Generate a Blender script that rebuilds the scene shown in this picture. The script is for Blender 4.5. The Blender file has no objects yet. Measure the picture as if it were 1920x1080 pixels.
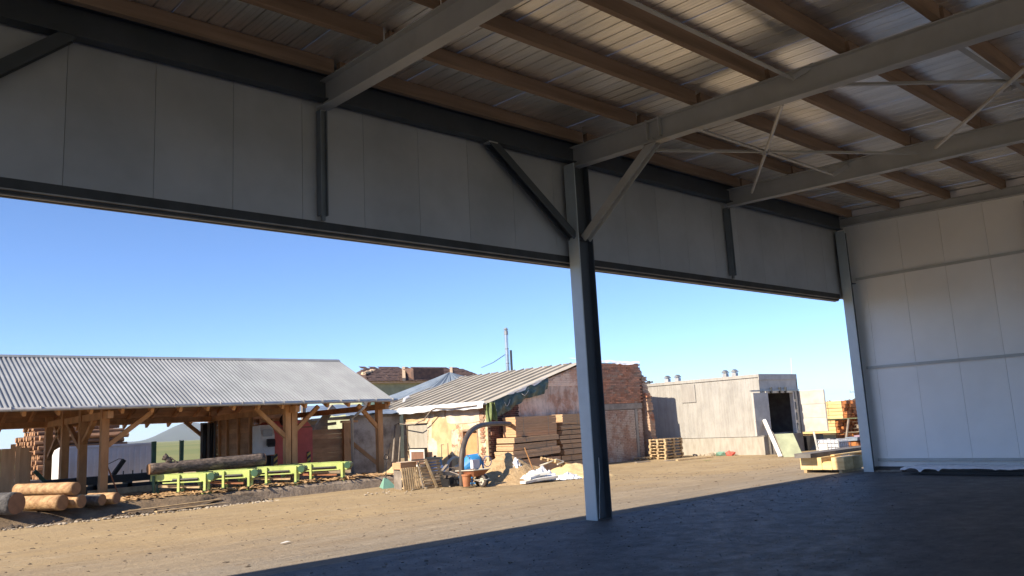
import bpy, bmesh, math, random
from mathutils import Vector, Matrix, noise
random.seed(7)
rad = math.radians
S = bpy.context.scene
COL = S.collection

# ------------------------------------------------------------------ camera
CAMP = Vector((-11.991, -11.117, 1.97))
YAW, PITCH, ROLL, FPX = 0.8348, 0.1658, -0.0524, 1510.44
fw = Vector((math.cos(YAW) * math.cos(PITCH), math.sin(YAW) * math.cos(PITCH), math.sin(PITCH)))
rt = Vector((math.sin(YAW), -math.cos(YAW), 0)); up = rt.cross(fw)
r2 = math.cos(ROLL) * rt + math.sin(ROLL) * up
u2 = -math.sin(ROLL) * rt + math.cos(ROLL) * up
cam = bpy.data.cameras.new('camera'); cam.sensor_width = 36; cam.lens = FPX / 1920 * 36
cam.clip_start = 0.1; cam.clip_end = 40000
camo = bpy.data.objects.new('camera', cam); COL.objects.link(camo)
M = Matrix((r2, u2, -fw)).transposed().to_4x4(); M.translation = CAMP
camo.matrix_world = M
S.camera = camo

# ------------------------------------------------------------------ light
SUN_EL, SUN_AZ = rad(36), rad(1.2)        # sun stands over -X, a hair towards +Y
sd = Vector((-math.cos(SUN_EL) * math.cos(SUN_AZ), math.cos(SUN_EL) * math.sin(SUN_AZ), math.sin(SUN_EL)))
W = bpy.data.worlds.new('World'); S.world = W; W.use_nodes = True
wn = W.node_tree.nodes; wl = W.node_tree.links
sky = wn.new('ShaderNodeTexSky'); sky.sky_type = 'NISHITA'; sky.sun_disc = False
sky.sun_elevation = SUN_EL; sky.sun_rotation = math.atan2(sd.x, sd.y)
sky.altitude = 200; sky.air_density = 0.6; sky.dust_density = 0.2; sky.ozone_density = 6.5
bg = wn['Background']; bg.inputs[1].default_value = 0.108
wl.new(sky.outputs[0], bg.inputs[0])
sl = bpy.data.lights.new('sun', 'SUN'); sl.energy = 4.2; sl.angle = rad(0.5); sl.color = (1.0, 0.86, 0.67)
so = bpy.data.objects.new('sun', sl); COL.objects.link(so)
so.rotation_euler = (-sd).to_track_quat('-Z', 'Y').to_euler(); so.location = (-30, 0, 40)
S.view_settings.view_transform = 'Standard'; S.view_settings.look = 'None'
S.view_settings.gamma = 1.0; S.view_settings.use_curve_mapping = False
S.view_settings.exposure = 1.18
S.render.engine = 'CYCLES'
S.cycles.max_bounces = 10; S.cycles.diffuse_bounces = 6; S.cycles.glossy_bounces = 4
S.cycles.use_denoising = True
S.cycles.sample_clamp_indirect = 8.0

# ------------------------------------------------------------------ materials
def _nt(name):
    m = bpy.data.materials.new(name); m.use_nodes = True
    nt = m.node_tree; return m, nt, nt.nodes, nt.links, nt.nodes['Principled BSDF']

def _coords(nt, stretch=(1, 1, 1), obj=False):
    N, L = nt.nodes, nt.links
    if obj:
        c = N.new('ShaderNodeTexCoord').outputs['Object']
    else:
        c = N.new('ShaderNodeNewGeometry').outputs['Position']
    mp = N.new('ShaderNodeMapping'); mp.inputs['Scale'].default_value = stretch
    L.new(c, mp.inputs['Vector']); return mp.outputs[0]

def _noise(nt, vec, scale, detail=5, rough=.6, dist=0):
    n = nt.nodes.new('ShaderNodeTexNoise'); n.inputs['Scale'].default_value = scale
    n.inputs['Detail'].default_value = detail; n.inputs['Roughness'].default_value = rough
    n.inputs['Distortion'].default_value = dist
    nt.links.new(vec, n.inputs['Vector']); return n.outputs['Fac']

def _ramp(nt, fac, stops):
    r = nt.nodes.new('ShaderNodeValToRGB'); e = r.color_ramp.elements
    while len(e) < len(stops): e.new(0.5)
    for i, (p, c) in enumerate(stops):
        e[i].position = p; e[i].color = (*c, 1) if len(c) == 3 else c
    nt.links.new(fac, r.inputs[0]); return r.outputs[0]

def _mix(nt, fac, a, b, mode='MIX'):
    m = nt.nodes.new('ShaderNodeMix'); m.data_type = 'RGBA'; m.blend_type = mode
    for s, v in ((m.inputs[0], fac), (m.inputs[6], a), (m.inputs[7], b)):
        if hasattr(v, 'is_linked'): nt.links.new(v, s)
        elif isinstance(v, (int, float)): s.default_value = v
        else: s.default_value = (*v, 1)
    return m.outputs[2]

def _bump(nt, h, strength, dist=.02):
    b = nt.nodes.new('ShaderNodeBump'); b.inputs['Strength'].default_value = strength
    b.inputs['Distance'].default_value = dist
    nt.links.new(h, b.inputs['Height']); return b.outputs[0]

def G(v): return (v, v, v)

def mat(name, c1, c2=None, scale=2.0, rough=.75, metal=0.0, bump=0.0, bscale=40, rand=0.0,
        stretch=(1, 1, 1), lo=.38, hi=.62, obj=False, detail=6, bdist=.01, spec=.5):
    m, nt, N, L, P = _nt(name)
    c2 = c2 or tuple(x * .72 for x in c1)
    v = _coords(nt, stretch, obj)
    col = _ramp(nt, _noise(nt, v, scale, detail), [(lo, c1), (hi, c2)])
    if rand:
        oi = N.new('ShaderNodeObjectInfo')
        mr = N.new('ShaderNodeMapRange'); mr.inputs[3].default_value = 1 - rand; mr.inputs[4].default_value = 1 + rand
        L.new(oi.outputs['Random'], mr.inputs[0])
        hs = N.new('ShaderNodeHueSaturation'); L.new(mr.outputs[0], hs.inputs['Value']); L.new(col, hs.inputs['Color'])
        col = hs.outputs[0]
    L.new(col, P.inputs['Base Color'])
    P.inputs['Roughness'].default_value = rough; P.inputs['Metallic'].default_value = metal
    P.inputs['Specular IOR Level'].default_value = spec
    if bump:
        L.new(_bump(nt, _noise(nt, v, bscale, 4), bump, bdist), P.inputs['Normal'])
    return m

MT = {}
MT['shade_dark_steel'] = mat('primer_shade_steel', (.085, .10, .12), (.065, .08, .095), scale=1.2, rough=.5, rand=.04)  # dark primer; also puts shade into column webs and eave-side braces
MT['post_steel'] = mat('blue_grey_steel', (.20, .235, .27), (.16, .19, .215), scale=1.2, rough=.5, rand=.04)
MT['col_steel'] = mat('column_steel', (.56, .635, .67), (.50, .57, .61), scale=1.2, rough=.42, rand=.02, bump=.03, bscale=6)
MT['steel'] = mat('painted_steel', (.52, .53, .52), (.45, .46, .45), scale=1.2, rough=.5, rand=.04)
MT['end_panel'] = mat('lightened_wall_panel', (.94, .925, .90), (.88, .87, .85), scale=.7, rough=.4, rand=.03, bump=.04, bscale=2)  # same panelling as the fascia, lightened in place of stronger light
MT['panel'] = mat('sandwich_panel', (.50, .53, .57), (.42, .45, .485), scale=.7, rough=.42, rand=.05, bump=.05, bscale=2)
MT['dark_trim'] = mat('dark_trim', (.05, .055, .06), (.03, .033, .036), rough=.5)
MT['zinc'] = mat('zinc_rail', (.42, .40, .38), (.3, .29, .28), rough=.42, metal=.5)
MT['purlin'] = mat('rough_sawn_timber', (.38, .265, .18), (.22, .15, .10), scale=3, rough=.8, bump=.25, bscale=30, rand=.16, stretch=(.18, 2.2, 2.2), lo=.3, hi=.72)
MT['rod'] = mat('galvanised_rod', (.72, .71, .68), (.58, .57, .54), rough=.42, metal=.3)
MT['timber'] = mat('orange_timber', (.60, .32, .135), (.44, .22, .085), scale=2.5, rough=.75, bump=.2, bscale=25, rand=.14, stretch=(1.2, 1.2, .5))
MT['board'] = mat('shed_board', (.54, .30, .14), (.38, .20, .088), scale=2.5, rough=.8, bump=.15, rand=.22, stretch=(.6, .6, 1.5))
MT['fence'] = mat('fence_board', (.72, .45, .235), (.48, .28, .135), scale=3.0, rough=.8, bump=.2, rand=.22, stretch=(2.5, 2.5, .4), lo=.3, hi=.75)
MT['pale_wood'] = mat('pale_pallet_wood', (.52, .39, .23), (.37, .26, .14), scale=5, rough=.8, bump=.2, rand=.18, stretch=(1, 1, 1))
MT['yellow_wood'] = mat('fresh_yellow_timber', (.72, .54, .27), (.6, .42, .19), scale=3, rough=.75, rand=.1, stretch=(1, .4, 3))
MT['bark'] = mat('bark', (.20, .155, .13), (.075, .06, .054), scale=9, rough=.9, bump=1.0, bscale=14, stretch=(.7, 1.6, 1.6), bdist=.05)
MT['bark_grey'] = mat('grey_bark', (.13, .125, .125), (.05, .048, .05), scale=5, rough=.9, bump=.8, bscale=14, stretch=(.6, 1.6, 1.6), bdist=.04)
MT['peeled'] = mat('peeled_log', (.50, .325, .165), (.29, .16, .075), scale=5, rough=.75, bump=.9, bscale=14, stretch=(.6, 1.5, 1.5), bdist=.02)
MT['pile_log'] = mat('pile_log_bark', (.27, .15, .085), (.14, .075, .045), scale=3, rough=.85, rand=.35, stretch=(.5, 2, 2))
MT['cardboard'] = mat('cardboard', (.56, .345, .195), (.47, .285, .155), scale=3, rough=.85, rand=.1, stretch=(1, 1, 10))
MT['green_paint'] = mat('lime_green_paint', (.53, .63, .21), (.42, .51, .155), scale=3, rough=.5, rand=.05)
MT['dark_green'] = mat('dark_green_steel', (.045, .12, .06), (.03, .075, .045), scale=3, rough=.5)
MT['black'] = mat('black_plastic', (.012, .012, .014), (.02, .02, .022), rough=.5)
MT['rubber'] = mat('pipe_rubber', (.06, .048, .042), (.10, .08, .068), rough=.55)
MT['white_paint'] = mat('white_paint', (.74, .73, .70), (.62, .61, .58), rough=.5)
MT['film'] = mat('plastic_film', (.84, .85, .87), (.72, .74, .78), scale=6, rough=.25, bump=.4, bscale=8, spec=.7)
MT['roof_film'] = mat('roof_sheeting', (.48, .44, .37), (.38, .35, .29), scale=1.4, rough=.5, bump=.25, bscale=5, rand=.08, stretch=(.4, 2, 1))
MT['tarp_blue'] = mat('grey_blue_tarp', (.21, .255, .31), (.145, .185, .24), scale=1.5, rough=.38, bump=.35, bscale=4)
MT['tarp_green'] = mat('dark_green_tarp', (.075, .125, .10), (.035, .06, .052), scale=4, rough=.4, bump=.5, bscale=6)
MT['tarp_olive'] = mat('olive_tarp', (.20, .25, .09), (.12, .16, .055), scale=4, rough=.6, bump=.3, bscale=8)
MT['blue_paint'] = mat('mixer_blue', (.045, .27, .60), (.035, .2, .47), scale=5, rough=.45)
MT['red_paint'] = mat('machine_red', (.66, .115, .085), (.55, .09, .065), scale=3, rough=.5)
MT['concrete'] = mat('concrete', (.36, .32, .27), (.24, .21, .175), scale=2.5, rough=.9, bump=.4, bscale=20)
MT['dark_concrete'] = mat('dark_concrete', (.16, .15, .14), (.11, .1, .095), scale=2.5, rough=.9)
MT['sand'] = mat('sand_heap', (.50, .36, .20), (.38, .26, .135), scale=5, rough=.95, bump=.9, bscale=16, bdist=.05)
MT['sawdust'] = mat('pale_sawdust', (.70, .52, .27), (.58, .42, .21), scale=6, rough=.95, bump=.5, bscale=25)
MT['chip'] = mat('wood_chips', (.52, .34, .17), (.30, .18, .085), scale=3, rough=.9)
MT['soil'] = mat('dark_soil', (.13, .1, .075), (.08, .062, .048), scale=3, rough=.95, bump=.9, bscale=12, bdist=.06)
MT['rubble'] = mat('pale_rubble', (.45, .39, .31), (.3, .25, .19), scale=2, rough=.95)
MT['grey_metal'] = mat('grey_metal', (.33, .34, .34), (.25, .26, .26), rough=.45, metal=.5)
MT['silver'] = mat('stainless_pipe', (.7, .69, .66), (.55, .54, .52), rough=.28, metal=.9)
MT['hose'] = mat('pale_hose', (.55, .53, .45), (.45, .43, .36), rough=.5)
MT['container'] = mat('shaded_container_white', (.60, .63, .68), (.50, .53, .58), scale=1.5, rough=.45)  # bluish tint carries the shade of the long side
MT['door_leaf'] = mat('weathered_door_leaf', (.52, .50, .46), (.42, .40, .37), scale=2.2, rough=.6, rand=.06, bump=.1)
MT['orange_door'] = mat('orange_board_door', (.62, .34, .16), (.52, .27, .12), scale=2, rough=.7)
MT['brown_board'] = mat('brown_board', (.24, .125, .085), (.19, .1, .07), scale=3, rough=.7)
MT['grey_wood'] = mat('weathered_grey_wood', (.29, .25, .21), (.19, .16, .135), scale=4, rough=.85, rand=.12)
MT['teal'] = mat('pale_green_plastic', (.20, .38, .30), (.15, .3, .235), rough=.5)
MT['tank'] = mat('white_tank_plastic', (.72, .74, .78), (.6, .62, .67), rough=.35)
MT['purple'] = mat('mauve_crate', (.33, .22, .27), (.27, .18, .22), rough=.5)
MT['orange_rough'] = mat('orange_rough_ends', (.50, .20, .06), (.2, .07, .03), scale=6, rough=.9, bump=.8, bscale=14, bdist=.05)
MT['rust'] = mat('rust_terracotta', (.40, .17, .08), (.27, .11, .055), rough=.8)
MT['galv'] = mat('galvanised_fitting', (.50, .50, .50), (.38, .38, .38), rough=.45, metal=.4)
MT['hill'] = mat('wooded_hill', (.05, .07, .045), (.035, .05, .035), scale=.004, rough=.95)
MT['tree_bare'] = mat('bare_wood_mass', (.12, .085, .06), (.07, .05, .04), scale=.6, rough=.95)
MT['skin_wall'] = mat('pale_green_wall', (.36, .39, .25), (.27, .29, .19), scale=1.5, rough=.85)
MT['house_brick'] = mat('soot_brick', (.19, .11, .08), (.10, .065, .055), scale=3, rough=.9, bump=.6, bscale=10)
MT['tile'] = mat('old_roof_tile', (.115, .07, .058), (.05, .034, .032), scale=5, rough=.85, rand=.2)
MT['light_plaster'] = mat('pale_render', (.62, .48, .33), (.5, .37, .25), scale=3, rough=.85)

def mat_brick(name, c1, c2, c3):
    m, nt, N, L, P = _nt(name)
    v = _coords(nt)
    a = _ramp(nt, _noise(nt, v, 6, 5), [(.35, c1), (.65, c2)])
    f = _ramp(nt, _noise(nt, v, 1.4, 6, .7), [(.42, G(0)), (.54, G(1))])
    col = _mix(nt, f, a, c3)
    oi = N.new('ShaderNodeObjectInfo'); mr = N.new('ShaderNodeMapRange')
    mr.inputs[3].default_value = .72; mr.inputs[4].default_value = 1.28; L.new(oi.outputs['Random'], mr.inputs[0])
    hs = N.new('ShaderNodeHueSaturation'); L.new(mr.outputs[0], hs.inputs['Value']); L.new(col, hs.inputs['Color'])
    L.new(hs.outputs[0], P.inputs['Base Color']); P.inputs['Roughness'].default_value = .9
    L.new(_bump(nt, _noise(nt, v, 30, 4), .5, .01), P.inputs['Normal'])
    return m
MT['brick'] = mat_brick('red_brick', (.60, .27, .15), (.46, .20, .11), (.42, .23, .15))
MT['brick_dirty'] = mat_brick('limewashed_brick', (.62, .42, .31), (.52, .29, .19), (.74, .59, .47))
MT['brick_dark'] = mat_brick('sooty_brick', (.22, .085, .06), (.12, .05, .04), (.09, .05, .045))
MT['brick_lit'] = mat_brick('sunlit_brick', (.40, .185, .105), (.30, .13, .075), (.40, .28, .2))
MT['mortar'] = mat('mortar', (.30, .235, .19), (.2, .15, .12), scale=3, rough=.95, bump=.4, bscale=20)

def mat_plaster():
    m, nt, N, L, P = _nt('peeling_plaster')
    v = _coords(nt)
    a = _ramp(nt, _noise(nt, v, 1.1, 7, .65), [(.30, (.76, .61, .42)), (.46, (.64, .48, .29)), (.54, (.82, .69, .52)), (.70, (.70, .55, .40))])
    v2 = _coords(nt, (1, 2.5, .5))
    st = _ramp(nt, _noise(nt, v2, 1.6, 8, .75), [(.38, G(1)), (.64, G(.42))])
    a = _mix(nt, .85, a, st, 'MULTIPLY')
    f = _ramp(nt, _noise(nt, v, 1.7, 8, .72, .4), [(.555, G(0)), (.585, G(1))])
    br = N.new('ShaderNodeTexBrick'); br.inputs['Scale'].default_value = 1.0
    br.inputs['Brick Width'].default_value = .25; br.inputs['Row Height'].default_value = .075; br.inputs['Mortar Size'].default_value = .008
    br.inputs['Color1'].default_value = (.42, .19, .10, 1); br.inputs['Color2'].default_value = (.34, .17, .10, 1); br.inputs['Mortar'].default_value = (.45, .36, .27, 1)
    cx = N.new('ShaderNodeSeparateXYZ'); cc = N.new('ShaderNodeCombineXYZ'); g = N.new('ShaderNodeNewGeometry')
    ad = N.new('ShaderNodeMath'); ad.operation = 'ADD'
    L.new(g.outputs['Position'], cx.inputs[0]); L.new(cx.outputs[0], ad.inputs[0]); L.new(cx.outputs[1], ad.inputs[1])
    L.new(ad.outputs[0], cc.inputs[0]); L.new(cx.outputs[2], cc.inputs[1]); L.new(cc.outputs[0], br.inputs['Vector'])
    col = _mix(nt, f, a, br.outputs['Color'])
    L.new(col, P.inputs['Base Color']); P.inputs['Roughness'].default_value = .92
    h = N.new('ShaderNodeMath'); h.operation = 'SUBTRACT'
    L.new(_noise(nt, v, 14, 5), h.inputs[0]); L.new(f, h.inputs[1])
    L.new(_bump(nt, h.outputs[0], .6, .03), P.inputs['Normal'])
    return m
MT['plaster'] = mat_plaster()
MT['repair'] = mat('weathered_patch_sheet', (.35, .335, .31), (.28, .265, .245), scale=3, rough=.6, stretch=(1, 3, .4))

def mat_base():              # broken earth on the left, concrete edge on the right
    m, nt, N, L, P = _nt('earth_and_concrete')
    v = _coords(nt); g = N.new('ShaderNodeNewGeometry'); sx = N.new('ShaderNodeSeparateXYZ'); L.new(g.outputs['Position'], sx.inputs[0])
    nz_ = N.new('ShaderNodeMath'); nz_.operation = 'MULTIPLY_ADD'; nz_.inputs[1].default_value = 3.0; L.new(_noise(nt, v, 1.2, 6), nz_.inputs[0]); L.new(sx.outputs[0], nz_.inputs[2])
    mr = N.new('ShaderNodeMapRange'); mr.inputs[1].default_value = -.6; mr.inputs[2].default_value = 1.4; L.new(nz_.outputs[0], mr.inputs[0])
    soil = _ramp(nt, _noise(nt, v, 2.5, 8, .7), [(.35, (.22, .155, .095)), (.65, (.11, .08, .052))])
    con = _ramp(nt, _noise(nt, v, 2.2, 7, .7), [(.35, (.34, .275, .21)), (.65, (.21, .165, .125))])
    L.new(_mix(nt, mr.outputs[0], soil, con), P.inputs['Base Color']); P.inputs['Roughness'].default_value = .95
    L.new(_bump(nt, _noise(nt, v, 8, 7, .7), .9, .06), P.inputs['Normal']); return m
MT['base_mix'] = mat_base()

def mat_plaster2():          # grey-pink limewash over brick, side wall
    m, nt, N, L, P = _nt('pink_grey_limewash')
    v = _coords(nt)
    a = _ramp(nt, _noise(nt, v, .9, 7, .7), [(.34, (.76, .63, .53)), (.5, (.66, .51, .41)), (.6, (.52, .30, .20)), (.72, (.74, .64, .55))])
    v2 = _coords(nt, (2, 2, .5))
    st = _ramp(nt, _noise(nt, v2, 2.4, 6, .75), [(.45, G(1)), (.66, G(.5))])
    col = _mix(nt, .8, a, st, 'MULTIPLY')
    L.new(col, P.inputs['Base Color']); P.inputs['Roughness'].default_value = .92
    L.new(_bump(nt, _noise(nt, v, 9, 6), .8, .05), P.inputs['Normal'])
    return m
MT['plaster2'] = mat_plaster2()
MT['annex'] = mat('annex_grey_plaster', (.42, .39, .35), (.20, .175, .15), scale=1.6, rough=.92, bump=.6, bscale=8, lo=.42, hi=.66)

def mat_coldstore():
    m, nt, N, L, P = _nt('stained_white_cladding')
    v = _coords(nt, (1, 3.0, .22))
    a = _ramp(nt, _noise(nt, v, 2.2, 8, .72), [(.30, (.40, .392, .37)), (.48, (.38, .37, .345)), (.60, (.325, .312, .288)), (.68, (.398, .39, .368))])
    v3 = _coords(nt)
    b = _ramp(nt, _noise(nt, v3, .8, 6, .7), [(.42, G(1)), (.72, G(.72))])
    col = _mix(nt, .8, a, b, 'MULTIPLY')
    L.new(col, P.inputs['Base Color']); P.inputs['Roughness'].default_value = .7
    L.new(_bump(nt, _noise(nt, v3, 8, 4), .2, .02), P.inputs['Normal'])
    return m
MT['cladding'] = mat_coldstore()

def mat_yard():
    m, nt, N, L, P = _nt('dusty_yard')
    v = _coords(nt); vs = _coords(nt, (.22, 1.6, 1))
    big = _ramp(nt, _noise(nt, v, .35, 6), [(.35, (.39, .295, .17)), (.65, (.315, .232, .13))])
    grey = _ramp(nt, _noise(nt, vs, 1.5, 6), [(.35, (.285, .245, .195)), (.68, (.215, .185, .15))])
    g = N.new('ShaderNodeNewGeometry'); sx = N.new('ShaderNodeSeparateXYZ'); L.new(g.outputs['Position'], sx.inputs[0])
    mr = N.new('ShaderNodeMapRange'); mr.inputs[1].default_value = 1.2; mr.inputs[2].default_value = 6.5
    nz = N.new('ShaderNodeMath'); nz.operation = 'MULTIPLY_ADD'; nz.inputs[1].default_value = 5.0; nz.inputs[2].default_value = -2.5
    L.new(_noise(nt, vs, .7, 5), nz.inputs[0])
    ad = N.new('ShaderNodeMath'); ad.operation = 'ADD'; L.new(sx.outputs[1], ad.inputs[0]); L.new(nz.outputs[0], ad.inputs[1])
    L.new(ad.outputs[0], mr.inputs[0])
    col = _mix(nt, mr.outputs[0], grey, big)
    # pale scratches along the traffic direction, darker clods
    sc = _ramp(nt, _noise(nt, _coords(nt, (.22, 1.5, 1)), 2.6, 9, .78, 1.2), [(.53, G(0)), (.68, G(.6))])
    col = _mix(nt, sc, col, (.45, .39, .30))
    rt_ = _ramp(nt, _noise(nt, _coords(nt, (.10, .8, 1)), 1.6, 8, .7, 1.5), [(.47, G(0)), (.66, G(.30))])
    col = _mix(nt, rt_, col, (.19, .145, .10))
    ck = _ramp(nt, _noise(nt, _coords(nt, (.5, 1.4, 1)), 4.5, 7, .75), [(.58, G(0)), (.66, G(.75))])
    col = _mix(nt, ck, col, (.20, .13, .07))
    L.new(col, P.inputs['Base Color']); P.inputs['Roughness'].default_value = .95; P.inputs['Specular IOR Level'].default_value = .2
    h = N.new('ShaderNodeMath'); h.operation = 'ADD'; L.new(_noise(nt, v, 7, 6, .7), h.inputs[0]); L.new(_noise(nt, vs, 5, 5), h.inputs[1])
    L.new(_bump(nt, h.outputs[0], .75, .05), P.inputs['Normal'])
    return m
MT['yard'] = mat_yard()

def mat_asphalt():
    m, nt, N, L, P = _nt('hall_asphalt')
    v = _coords(nt); vs = _coords(nt, (.3, 1.2, 1))
    a = _ramp(nt, _noise(nt, v, .5, 6, .65), [(.33, (.036, .039, .044)), (.66, (.062, .063, .066))])
    d = _ramp(nt, _noise(nt, vs, .55, 9, .74), [(.46, G(0)), (.64, G(.6))])
    col = _mix(nt, d, a, (.135, .12, .10))
    sp = _ramp(nt, _noise(nt, _coords(nt, (.55, 1.5, 1)), 9, 9, .85), [(.50, G(0)), (.66, G(.85))])
    col = _mix(nt, sp, col, (.125, .12, .115))
    L.new(col, P.inputs['Base Color'])
    rr = _ramp(nt, _noise(nt, v, 2.5, 8, .75), [(.3, G(.42)), (.7, G(.72))])
    L.new(rr, P.inputs['Roughness']); P.inputs['Specular IOR Level'].default_value = .5
    h = N.new('ShaderNodeMath'); h.operation = 'ADD'; L.new(_noise(nt, v, 45, 5, .7), h.inputs[0]); L.new(_noise(nt, v, 5, 8, .75), h.inputs[1])
    L.new(_bump(nt, h.outputs[0], .6, .02), P.inputs['Normal'])
    return m
MT['asphalt'] = mat_asphalt()

def mat_sheet(name, c1, c2, metal, rough, stretch, rand=.06):
    m = mat(name, c1, c2, scale=1.5, rough=rough, metal=metal, rand=rand, stretch=stretch, bump=.08, bscale=3)
    return m
MT['ceiling'] = mat_sheet('galvanised_roof_sheet', (.93, .915, .88), (.78, .77, .74), .80, .30, (3, .4, 1), .09)
MT['corr'] = mat_sheet('corrugated_zinc', (.30, .318, .335), (.24, .255, .27), .3, .42, (1, .5, 1), .05)

def mat_log_end(name, c1, c2):
    m, nt, N, L, P = _nt(name)
    v = _coords(nt, (1, 1, 1), True)
    w = N.new('ShaderNodeTexWave'); w.wave_type = 'RINGS'; w.rings_direction = 'X'
    w.inputs['Scale'].default_value = 9; w.inputs['Distortion'].default_value = 3; L.new(v, w.inputs['Vector'])
    col = _mix(nt, _ramp(nt, w.outputs['Fac'], [(0, G(.15)), (1, G(.85))]), c1, c2)
    n = _ramp(nt, _noise(nt, v, 5, 5), [(.4, G(1)), (.7, G(.7))])
    col = _mix(nt, .8, col, n, 'MULTIPLY')
    L.new(col, P.inputs['Base Color']); P.inputs['Roughness'].default_value = .85
    return m
MT['log_end'] = mat_log_end('sawn_log_end', (.29, .165, .085), (.22, .12, .06))
MT['log_end_dark'] = mat_log_end('brown_log_end', (.27, .15, .085), (.20, .11, .065))
MT['pile_end'] = mat_log_end('pile_log_end', (.47, .26, .13), (.38, .20, .10))

def mat_field():
    m, nt, N, L, P = _nt('green_field')
    v = _coords(nt, (1, .5, 1))
    col = _ramp(nt, _noise(nt, v, .02, 6), [(.35, (.13, .155, .035)), (.65, (.20, .195, .06))])
    L.new(col, P.inputs['Base Color']); P.inputs['Roughness'].default_value = .95; return m
MT['field'] = mat_field()

def mat_hazard():
    m, nt, N, L, P = _nt('hazard_stripes')
    v = _coords(nt, (1, 0, 1))
    mp = v.node; mp.inputs['Rotation'].default_value = (0, rad(35), 0)
    w = N.new('ShaderNodeTexWave'); w.wave_type = 'BANDS'; w.bands_direction = 'Z'; w.inputs['Scale'].default_value = 1.7
    L.new(v, w.inputs['Vector'])
    col = _ramp(nt, w.outputs['Fac'], [(.48, (.02, .02, .02)), (.52, (.62, .42, .07))])
    L.new(col, P.inputs['Base Color']); P.inputs['Roughness'].default_value = .5; return m
MT['hazard'] = mat_hazard()

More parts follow.
